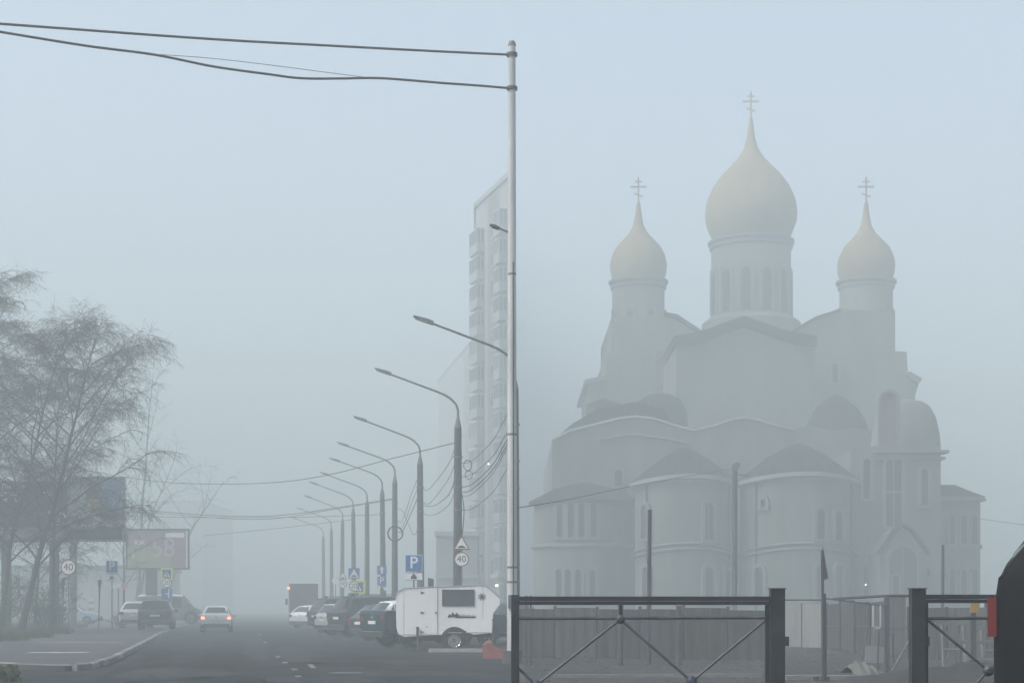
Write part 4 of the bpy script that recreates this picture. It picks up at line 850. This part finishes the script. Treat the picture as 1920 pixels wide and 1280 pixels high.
def tree(label, base, H, lean, spread, seed, limbs=15, br=8, tw=10, fine=3, start=.28, r0=.2, tr=.008, leaves=0, group='bare trees on the left', droop=1.0, name='bare_tree', fork=None, stems=1):
    r2 = random.Random(seed); root = thing(name, label, 'tree', base, 0, group)
    base = Vector(base); cr = MB(); trunks = []
    for sidx in range(stems):
        ln = Vector(lean) + (rdir(r2) * .22 if sidx else Vector((0, 0, 0)))
        tk_ = grow(r2, base + (rdir(r2) * .25 if sidx else Vector()), Vector((ln[0] * .4, ln[1] * .4, 1)), H * (1 if not sidx else r2.uniform(.6, .9)), 12, Vector((ln[0] * .05, ln[1] * .05, .02)), .05)
        trunks.append(tk_)
        k = len(tk_)
        MB().tube(tk_, [r0 * (1.25 if i == 0 else 1) * (1 - .93 * i / (k - 1)) * (1 if not sidx else .7) + .012 for i in range(k)], 8).build('trunk', BARK, root, smooth=True)
    tips = []
    for tk_ in trunks:
        for i in range(limbs):
            t = start + (.97 - start) * ((i + r2.random() * .7) / limbs); p, td = pick(tk_, t)
            a = i * 2.4 + r2.uniform(-.5, .5); out = Vector((math.cos(a), math.sin(a), 0))
            prof = math.sin(math.pi * min(1, (t - start) / (1 - start) * .80 + .22))
            L = spread * (.35 + .75 * prof) * r2.uniform(.75, 1.15)
            lp = grow(r2, p, out * .85 + Vector((0, 0, .75 + .5 * t)), L, 7, Vector((0, 0, -.035 * droop)), .10)
            rl = r0 * .24 * (1.15 - t) + .014
            cr.tube(lp, [rl * (1 - .85 * j / 7) + .006 for j in range(8)], 5, cap=False)
            for b in range(br):
                tb = .18 + .8 * (b + r2.random()) / br; q, qd = pick(lp, tb)
                side = qd.cross(Vector((0, 0, 1))); side = side.normalized() * (1 if b % 2 else -1) if side.length > .1 else rdir(r2)
                LB = L * r2.uniform(.28, .5) * (1.15 - .55 * tb)
                bp = grow(r2, q, qd * .8 + side * r2.uniform(.4, 1) + Vector((0, 0, r2.uniform(-.1, .5))), LB, 5, Vector((0, 0, -.06 * droop)), .14)
                cr.tube(bp, [max(tr * 1.3, rl * .38 * (1 - .8 * j / 5)) for j in range(6)], 4, cap=False)
                for w_ in range(tw):
                    u, ud = pick(bp, .12 + .88 * (w_ + r2.random()) / tw)
                    v = (ud * .8 + rdir(r2) * .8 + Vector((0, 0, r2.uniform(-.3, .6))))
                    LT = r2.uniform(.35, .95) * (.6 + spread * .09)
                    tp_ = grow(r2, u, v, LT, 3, Vector((0, 0, -.13 * droop)), .16)
                    cr.tube(tp_, [tr, tr * .85, tr * .7, tr * .5], 3, cap=False)
                    for f in range(fine):
                        u2, ud2 = pick(tp_, r2.uniform(.15, 1)); v2 = ud2 * .7 + rdir(r2) * .7 + Vector((0, 0, r2.uniform(-.5, .4)))
                        fp = grow(r2, u2, v2, LT * r2.uniform(.35, .7), 2, Vector((0, 0, -.2 * droop)), .15); cr.tube(fp, [tr * .7, tr * .6, tr * .4], 3, cap=False)
                        tips.append(fp[-1])
    cr.build('crown', TWIG, root, fix=False)
    if leaves:
        lf = MB()
        for p in r2.sample(tips, min(leaves, len(tips))):
            a = rdir(r2) * r2.uniform(.03, .06); b = Vector((r2.uniform(-1, 1), r2.uniform(-1, 1), r2.uniform(-1, 1))).normalized() * .05
            lf.add([p, p + a + b * .4, p + a * 2, p + a - b * .4], [(0, 1, 2, 3)])
        o = lf.build('buds', LEAF, root, fix=False); o['kind'] = 'stuff'
    return root
def gz(px, d, z=.13): return (X(px, d), d, z)
tree('tallest bare tree, at the left edge of the street', gz(-6, 80), 18.0, (-.02, 0, 0), 6.0, 11, limbs=22, br=9, tw=11, fine=5, start=.2, r0=.15, leaves=3000, stems=2, tr=.0075, droop=1.7)
tree('bare tree leaning right over the billboards', gz(38, 77), 14.6, (.36, .05, 0), 6.2, 23, limbs=24, br=9, tw=11, fine=5, start=.2, r0=.16, leaves=2500, tr=.0075, droop=1.7)
tree('bare tree with long side boughs in front of the photo billboard', gz(96, 84), 12.5, (.20, 0, 0), 6.0, 37, limbs=17, br=8, tw=11, fine=5, start=.2, r0=.10, leaves=1800, tr=.0075, droop=1.8)
tree('bare tree only partly in view beyond the left picture edge', gz(-120, 84), 17.0, (.08, 0, 0), 5.4, 41, limbs=16, br=8, tw=9, fine=4, start=.15, r0=.17, leaves=900, droop=1.6)
tree('slender young bare tree between the dark trunks at left', gz(64, 90), 9.5, (.05, 0, 0), 3.4, 59, limbs=16, br=8, tw=10, fine=3, start=.10, r0=.08, leaves=1800, tr=.0075, droop=1.5)
tree('foggy forked bare tree behind the photo billboard', gz(252, 158, .12), 24.5, (.10, 0, 0), 6.0, 67, limbs=9, br=5, tw=6, fine=1, start=.35, r0=.17, stems=2)
tree('faint bare tree bending over the road in deep fog', gz(300, 172, .12), 17, (.62, 0, 0), 7.4, 71, limbs=9, br=5, tw=5, fine=1, start=.3, r0=.18)
tree('thin foggy bare tree left of the pink billboard', gz(234, 118, .12), 9.5, (.06, 0, 0), 3.2, 83, limbs=10, br=6, tw=6, fine=1, start=.25, r0=.09)
def shrub(label, px, d, H, wd, seed, stems=26, nleaf=500, z=.13, group='shrubs under the trees'):
    r2 = random.Random(seed); b = Vector(gz(px, d, z)); root = thing('shrub', label, 'shrub', b, 0, group); st = MB(); lf = MB()
    for i in range(stems):
        p0 = b + rdir(r2) * r2.uniform(0, wd * .35); sp = grow(r2, p0, rdir(r2) * .5 + Vector((0, 0, 1)), H * r2.uniform(.5, 1.05), 5, Vector((0, 0, .0)), .16); st.tube(sp, [.014, .012, .01, .009, .007, .005], 3, cap=False)
        for k in range(9):
            u, ud = pick(sp, r2.uniform(.25, 1)); q = grow(r2, u, ud + rdir(r2), H * r2.uniform(.12, .35), 3, Vector((0, 0, .02)), .2); st.tube(q, [.007, .006, .005, .004], 3, cap=False)
            for j in range(max(1, nleaf // (stems * 9))):
                v, _ = pick(q, r2.random()); a = rdir(r2) * .05; e = Vector((0, 0, r2.uniform(.015, .05)))
                lf.add([v, v + a * .6 + e, v + a * 1.5, v + a * .6 - e], [(0, 1, 2, 3)])
    st.build('stems', DRY if seed % 2 else TWIG, root, fix=False); o = lf.build('leaves', LEAF, root, fix=False); o['kind'] = 'stuff'
shrub('brushy greening shrub at the foot of the tallest tree', 2, 79, 2.9, 2.6, 101, 36, 1300)
shrub('low greening shrub between the leaning trunk and the 40 sign', 82, 80, 2.3, 2.4, 102, 34, 1300)
shrub('tall thin shrub behind the leaning trunk', 60, 88, 3.6, 2.4, 103, 30, 900)
shrub('dry shrub just left of the blue sedan', 105, 92, 2.2, 1.6, 104, 24, 500)
shrub('brown thicket at the left picture edge', -45, 77, 2.6, 2.4, 105, 34, 900)
shrub('small dark weed clump in the lower left corner', 12, 28.6, .30, .9, 107, 40, 700, z=.004, group=None)
shrub('sparse dry weeds at the back of the left pavement', 222, 103, .9, 1.4, 109, 18, 200, z=.12)
# grass on the verge
r2 = random.Random(9); gr = MB()
for i in range(16000):
    d = r2.uniform(54, 112); px = r2.uniform(-40, 190)
    lim = 0 if d < 57 else (60 if d < 63 else (105 if d < 73 else (140 if d < 95 else 165)))
    if px > lim - r2.uniform(0, 14): continue
    b = Vector(gz(px, d, .13)); h = r2.uniform(.06, .28); a = rdir(r2) * .012; t = rdir(r2) * h * .5
    gr.add([b - a, b + a, b + t + Vector((0, 0, h))], [(0, 1, 2)])
tag(gr.build('grass', mat('verge_grass', (.035, .062, .018), .9, .5, .7, col2=(.10, .09, .05)), fix=False), 'patchy spring grass under the bare trees', 'grass', kind='stuff')

# ================================================================ CHURCH SIDE FOREGROUND
FD = 12.0; FG = mat('fence_grey_paint', (.034, .037, .042), .5, .35, 4, .2, 40, spec=.25); FGL = mat('fence_light_tube', (.095, .10, .105), .45, .35, 8, metal=.3, spec=.25)
def fbox(m, a, b, y0, y1, t=.03, d=FD): m.box(X(a, d), X(b, d), d - t, d + t, Z(y1, d), Z(y0, d)); return m
def fence(label, post, a, b, zig, endpost, y_top=1117.5):
    r_ = thing('metal_fence', label, 'fence', (X(post, FD), FD, 0), group='fence sections before the church')
    p = MB().box(X(post, FD) - .052, X(post, FD) + .052, FD - .052, FD + .052, 0, Z(1104, FD)).build('post', FG, r_)
    MB().box(X(post, FD) - .06, X(post, FD) + .06, FD - .06, FD + .06, Z(1104, FD) + .001, Z(1101.5, FD)).build('post_cap', FGL, p)
    MB().box(X(endpost, FD) - .03, X(endpost, FD) + .03, FD - .03, FD + .03, 0, Z(y_top - 3, FD)).build('post', FG, r_)
    fbox(MB(), a, b, y_top, y_top + 8.5, .035).build('top_rail', FGL if False else FG, r_); fbox(MB(), a, b, y_top + 9, y_top + 16, .022).build('under_rail', DSTEEL, r_)
    MB().tube([(X(a, FD), FD, Z(1158.5, FD)), (X(b, FD), FD, Z(1157, FD))], .0125, 8).build('middle_rail', FGL, r_, smooth=True)
    MB().tube([(X(a, FD), FD, Z(1282, FD)), (X(b, FD), FD, Z(1281, FD))], .013, 8).build('lower_rail', FGL, r_, smooth=True)
    MB().tube([(X(a, FD), FD, .22), (X(b, FD), FD, .22)], .02, 8).build('bottom_rail', FG, r_, smooth=True)
    for q in zig['bars']:
        MB().tube([W(q[0], q[1], FD), W(q[2], q[3], FD)], .011, 8).build('diagonal_bar', FGL, r_, smooth=True)
    for px, py, rr_, m in zig['hubs']:
        h = MB().ball(tuple(W(px, py, FD)), rr_, 10, 8).build('hub', m, r_, smooth=True)
        k = MB().tube([W(px, py, FD) + Vector((0, -rr_ * .8, 0)), W(px, py, FD) + Vector((0, -rr_ * 1.15, 0))], rr_ * .45, 8).build('hub_bolt', DSTEEL, h)
    for zh in (.45, 1.02): MB().box(X(post, FD) + .053, X(post, FD) + .085, FD - .03, FD + .03, zh, zh + .07).build('hinge_bracket', DSTEEL, p)
    for px, y0, y1, t in zig['uprights']: MB().box(X(px, FD) - t, X(px, FD) + t, FD - t, FD + t, Z(y1, FD), Z(y0, FD)).build('upright', FG, r_)
    return r_
HUB = flat('hub_blue_grey', (.03, .035, .06))
fence('grey metal fence section left of the gate opening', 1457, 966, 1445, {'bars': [(1163, 1160, 1006, 1283), (1163, 1160, 1297, 1276), (1438, 1159, 1297, 1276), (968, 1248, 1006, 1283), (1006, 1283, 1152, 1440), (1297, 1276, 1170, 1440), (1297, 1276, 1430, 1440)],
      'hubs': [(1163, 1160, .036, FGL), (1297, 1276, .042, HUB), (1006, 1284, .042, HUB)], 'uprights': [(1164, 1133, 1158, .012), (1438, 1133, 1440, .014)]}, 966)
fence('grey metal fence section right of the gate opening', 1720, 1733, 1990, {'bars': [(1738, 1160, 1853, 1256), (1965, 1160, 1853, 1256), (1853, 1256, 1738, 1380)], 'hubs': [(1853, 1256, .045, FGL)], 'uprights': [(1736, 1128, 1440, .014)]}, 1990, 1114)
# corrugated hoarding, panel by panel
HB = mat('grey_sheet_metal', (.036, .037, .039), .6, .3, .7, streak=4); HL = mat('pale_sheet_metal', (.19, .195, .195), .6, .25, .6, streak=5); HR = mat('rusty_sheet', (.042, .037, .034), .8, .4, .8, streak=3); HM = mat('dull_sheet_metal', (.055, .057, .058), .6, .3, .6, streak=4)
def hoarding(label, p0, p1, h0, h1, n, mats_, z0=.02):
    r_ = thing('site_hoarding', label, 'hoarding', p0, group='sheet metal hoardings round the church site'); p0 = Vector(p0); p1 = Vector(p1); t = (p1 - p0).normalized(); nrm = Vector((t.y, -t.x, 0)); L = (p1 - p0).length / n
    for i in range(n):
        a = p0 + t * (L * i); m = MB(); vs_ = []; ribs = max(6, int(L / .16)); dz = rnd.uniform(-.10, .05)
        for k in range(ribs * 2 + 1):
            q = a + t * ((L - .03) * k / (ribs * 2)) + nrm * (.018 if k % 4 in (1, 2) else 0); f = (i + k / (ribs * 2)) / n
            vs_ += [(q.x, q.y, z0), (q.x, q.y, h0 + (h1 - h0) * f + dz)]
        m.add(vs_, [(2 * k, 2 * k + 2, 2 * k + 3, 2 * k + 1) for k in range(ribs * 2)]); m.build('panel', mats_[i % len(mats_)], r_, fix=False)
        MB().box(a.x - .04, a.x + .04, a.y + .06, a.y + .14, 0, h0 + dz + .04).build('post', DSTEEL, r_)
    MB().tube([p0 + Vector((0, .05, h0 * .5)), p1 + Vector((0, .05, h1 * .5))], .03, 4).build('rail', DSTEEL, r_)
hoarding('long dark sheet metal hoarding behind the left fence section', (X(963, 42), 42, 0), (X(1450, 40), 40, 0), 1.36, 1.30, 6, [HB, HM, HB, HB, HR])
hoarding('pale sheet metal hoarding seen through the gate opening', (X(1462, 54), 54, 0), (X(1548, 52), 52, 0), 1.40, 1.42, 2, [HL, HL])
hoarding('dull sheet metal hoarding between the flag pole and site gate', (X(1552, 51.5), 51.5, 0), (X(1700, 42), 42, 0), 1.48, 1.62, 5, [HM, HM, HB])
hoarding('dark sheet metal hoarding behind the right fence section', (X(1705, 41), 41, 0), (X(2010, 38), 38, 0), 1.40, 1.45, 4, [HB, HM])
def pole(label, px, d, ytop, r_, m, name='site_pole', extra=None):
    o = thing(name, label, 'pole', (X(px, d), d, 0), group='poles on the church site')
    MB().tube([(X(px, d), d, 0), (X(px + 1, d), d, Z(ytop, d))], [r_ * 1.15, r_], 8).build('shaft', m, o, smooth=True)
    if extra: extra(o)
    return o
def ex1(o): MB().box(X(1219, 37), X(1221, 37), 36.9, 37.1, .3, Z(1060, 37)).build('strip', FGL, o); MB().tube([W(1218, 1072, 36.9), W(1221, 1080, 36.9), W(1219, 1118, 36.9)], .012, 5).build('loose_strap', FGL, o)
pole('dark square topped pole rising behind the left fence section', 1217, 37, 955, .045, DSTEEL, extra=ex1)
def ex2(o): 
    MB().prism(P([(1375, 880), (1374, 870), (1381, 867), (1387, 869), (1384, 879), (1380, 883)], 78), 77.7, 78.3).build('lamp_head', STEEL, o)
    MB().tube([W(1378, 888, 78), W(1402, 892, 77)], .03, 5).build('bracket', DSTEEL, o)
pole('tall grey lamp pole standing between the two front apses', 1377, 78, 872, .12, CONC, 'lamp_pole', ex2)
pole('slim grey pole behind the right fence section', 1767, 58, 1021, .055, CONC)
for px, lab in ((986, 'left of two thin steel stakes at the fence end'), (994, 'right of two thin steel stakes at the fence end')):
    o = pole(lab, px, 38.6, 1119, .018, DSTEEL, 'thin_stake'); MB().ball(tuple(W(px + 1, 1118, 38.6)), .03, 8, 6).build('knob', DSTEEL, o)
for px, lab in ((1272, 'short dark post against the hoarding, right of the square topped pole'), (1163, 'short dark post against the hoarding, left of the square topped pole')):
    o = pole(lab, px, 36.5, 1136, .06, DSTEEL, 'short_post'); MB().box(X(px, 36.5) - .08, X(px, 36.5) + .08, 36.42, 36.58, Z(1136, 36.5), Z(1134.5, 36.5)).build('cap', FGL, o)
# flag pole in the gate opening
d = 28.6; o = thing('flag_pole', 'dark twin flag pole with furled flag in the gate opening', 'flag pole', (X(1546, d), d, 0))
MB().tube([(X(1543, d), d, 0), (X(1541.5, d), d, Z(1031, d))], [.03, .025], 8).build('pole', DSTEEL, o); MB().tube([(X(1548.5, d), d + .03, 0), (X(1546.5, d), d + .03, Z(1112, d))], [.03, .03], 8).build('pole', DSTEEL, o)
fl = MB().prism(P([(1542, 1022), (1544, 1030), (1553, 1084), (1545, 1087)], d), d - .015, d + .015).build('flag', FGL, o); MB().prism(P([(1543, 1034), (1549.5, 1080), (1546, 1083)], d), d - .02, d - .016).build('flag_fold', DSTEEL, fl)
for a, b in ((1527, 1534), (1541, 1546), (1549, 1553)): MB().box(X(a, d), X(b, d), d - .12, d + .12, .004, .09).build('base_block', SBLACK, o)
# site gate and odds and ends
d = 32; o = thing('site_gate', 'makeshift site gate of steel posts and top rail in the opening', 'gate', (X(1663, d), d, 0))
MB().box(X(1659, d), X(1668, d), d, d + .1, 0, Z(1117, d)).build('post', FGL, o); MB().tube([W(1470, 1124, d), W(1545, 1124, d)], .014, 6).build('top_rail', DSTEEL, o); MB().tube([W(1545, 1121, d), W(1660, 1135, d)], .016, 6).build('top_rail', DSTEEL, o)
MB().tube([W(1563, 1122, d + 2), W(1663, 1116, d + 1), W(1722, 1116, d + 1)], .03, 5).build('top_rail', FG, o); MB().tube([W(1659, 1128, d), W(1661, 1262, d)], .014, 6).build('upright', DSTEEL, o)
MB().tube([W(1670, 1262, d - 1), W(1706, 1198, d - 1)], .022, 6).build('brace', FGL, o)
fr_ = MB()
for a, b, y0, y1 in ((1636, 1638.5, 1134, 1178), (1649.5, 1652, 1134, 1178), (1636, 1652, 1174, 1178)): fr_.box(X(a, 31), X(b, 31), 30.98, 31.02, Z(y1, 31), Z(y0, 31))
fr_.build('hanging_frame', flat('frame_white', (.40, .41, .42)), o)
o = thing('timber_prop', 'leaning steel prop left of the hanging white frame', 'prop', (X(1613, 33), 33, 0), group='props leaning at the gate'); MB().tube([ground(1611, 1258), W(1627, 1176, 34)], .02, 6).build('rod', DSTEEL, o)
o = thing('timber_prop', 'upright steel prop under the hanging white frame', 'prop', (X(1645, 33), 33, 0), group='props leaning at the gate'); MB().tube([ground(1645, 1258), W(1648, 1181, 33)], .018, 6).build('rod', DSTEEL, o)
o = thing('timber_prop', 'short dark prop right of the gate post', 'prop', (X(1675, 33), 33, 0), group='props leaning at the gate'); MB().tube([ground(1676, 1258), W(1674, 1186, 33)], .018, 6).build('rod', DSTEEL, o)
o = thing('sheet_board', 'pale board leaning at the back of the opening', 'board', (X(1638, 38), 38, 0)); MB().prism(P([(1622, 1242), (1624, 1209), (1662, 1212), (1661, 1242)], 38), 38, 38.04).build('board', HL, o)
o = thing('tarpaulin', 'crumpled pale tarpaulin heap on the ground at the gate', 'tarpaulin', (X(1630, 31), 31, 0))
m = MB(); n = 14
for i in range(n):
    for j in range(5):
        px = 1595 + 5.2 * i; f = math.sin(math.pi * (i + .5) / n); m.v.append((X(px, 30.6), 30.2 + .35 * j, max(.006, (.36 - .020 * i + .05 * math.sin(i * 2.1 + j)) * math.sin(math.pi * (j + .15) / 4.3) * (f ** .4))))
m.f = [[i * 5 + j, (i + 1) * 5 + j, (i + 1) * 5 + j + 1, i * 5 + j + 1] for i in range(n - 1) for j in range(4)]; m.m = [0] * len(m.f); m.build('sheet', mat('dirty_tarpaulin', (.10, .098, .092), .9, .35, 3), o, smooth=True)
o = thing('timber_beam', 'long pale timber beam lying across the gate opening', 'beam', (X(1590, 29), 29, 0)); MB().prism([(0, .006), (0, .085), (.16, .09), (.16, .006)], X(1474, 29), X(1712, 29), fn=lambda q, y, z: (y, 29 + q + (y - 6) * .03, z)).build('beam', mat('grey_timber', (.17, .16, .15), .9, .3, 3, streak=.2), o)
o = thing('timber_beam', 'grey timber beam lying behind the left fence section', 'beam', (X(1210, 30), 30, 0)); MB().prism([(0, .006), (0, .07), (.14, .07), (.14, .006)], X(1040, 30), X(1430, 30), fn=lambda q, y, z: (y, 30 + q + (y - 2) * .05, z)).build('beam', MATS['grey_timber'], o)
# clutter behind the right fence section
o = thing('yellow_sign_board', 'mustard yellow board on a post behind the right fence', 'board', (X(1825, 30), 30, 0)); MB().box(X(1822, 30), X(1831, 30), 30.03, 30.1, 0, Z(1128, 30)).build('post', DSTEEL, o); MB().prism(P([(1819, 1148), (1820, 1128), (1836, 1128), (1833, 1148)], 30), 29.97, 30.02).build('board', flat('mustard', (.30, .18, .03)), o)
def trestle(label, px, d, wpx, ytop, seed):
    o = thing('steel_trestle', label, 'trestle', (X(px, d), d, 0), group='steel trestles on the site'); a, b = X(px - wpx / 2, d), X(px + wpx / 2, d); h = Z(ytop, d); k = .02
    for x_ in (a, b):
        for y_ in (d - .3, d + .3): MB().bar((x_, y_, 0), (x_, d + (y_ - d) * .5, h), k).build('leg', STEEL, o)
    MB().box(a - .1, b + .1, d - .06, d + .06, h, h + .07).build('top_bar', STEEL, o); MB().bar((a, d - .25, h * .45), (b, d - .25, h * .45), k * .8).build('cross_bar', STEEL, o); MB().bar((a, d - .28, .1), (b, d - .17, h * .9), k * .7).build('brace', DSTEEL, o)
trestle('long steel trestle near the yellow board', 1840, 33, 66, 1206, 1); trestle('tall narrow steel trestle left of the yellow board', 1782, 35, 40, 1172, 2); trestle('low steel trestle half hidden by the black vehicle', 1858, 36, 44, 1180, 3)
o = thing('soil_heap', 'low dark soil heap behind the right fence section', 'soil heap', (X(1780, 27), 27.5, 0)); r3 = random.Random(5); m = MB(); n = 22
for i in range(n):
    for j in range(10): m.v.append((5.6 + 4.6 * i / (n - 1), 26.6 + 2.6 * j / 9, max(-.02, math.sin(math.pi * i / (n - 1)) * math.sin(math.pi * j / 9) * .30 * (.7 + .6 * r3.random()))))
m.f = [[i * 10 + j, (i + 1) * 10 + j, (i + 1) * 10 + j + 1, i * 10 + j + 1] for i in range(n - 1) for j in range(9)]; m.m = [0] * len(m.f); m.build('soil', SOIL, o, smooth=60)
r3 = random.Random(15)
st_ = MB()
for i in range(900):
    d = r3.uniform(27, 60); x_ = r3.uniform(.3, d * .33); s_ = r3.uniform(.01, .05); st_.ball((x_, d, s_ * .3), s_, 5, 3, (1, r3.uniform(.6, 1), .6))
tag(st_.build('rubble', mat('rubble_grey', (.08, .078, .075), .95, .4, 3), fix=False), 'scattered small stones on the church site ground', 'rubble', kind='stuff')
cable('thin wire from the tall steel pole to the church lamp pole', [(960, 953, 38), (1060, 937, 47), (1190, 910, 58), (1290, 892, 68), (1377, 878, 78)], .012)
cable('thin wire leaving to the right beyond the church annex', [(1838, 972, 127), (1880, 978, 115), (1940, 986, 90), (2000, 994, 84)], .02)
MB().ball(tuple(W(1623, 1101, 104.7)), .05).build('lit_bulb', BULB, church)

# ================================================================ HAZE
hz = bpy.data.materials.new('haze'); hz.use_nodes = True; n_ = hz.node_tree.nodes; n_.clear()
out = n_.new('ShaderNodeOutputMaterial'); v = n_.new('ShaderNodeVolumePrincipled')
v.inputs['Density'].default_value = HAZE_DENSITY; v.inputs['Color'].default_value = (*HAZE_COLOR, 1); v.inputs['Anisotropy'].default_value = 0.0
hz.node_tree.links.new(v.outputs[0], out.inputs['Volume'])
tag(MB().box(-610, 610, -30, 910, -1.0, HAZE_TOP).build('haze', hz), 'pale grey fog filling the street and the church ground', 'fog', kind='stuff')
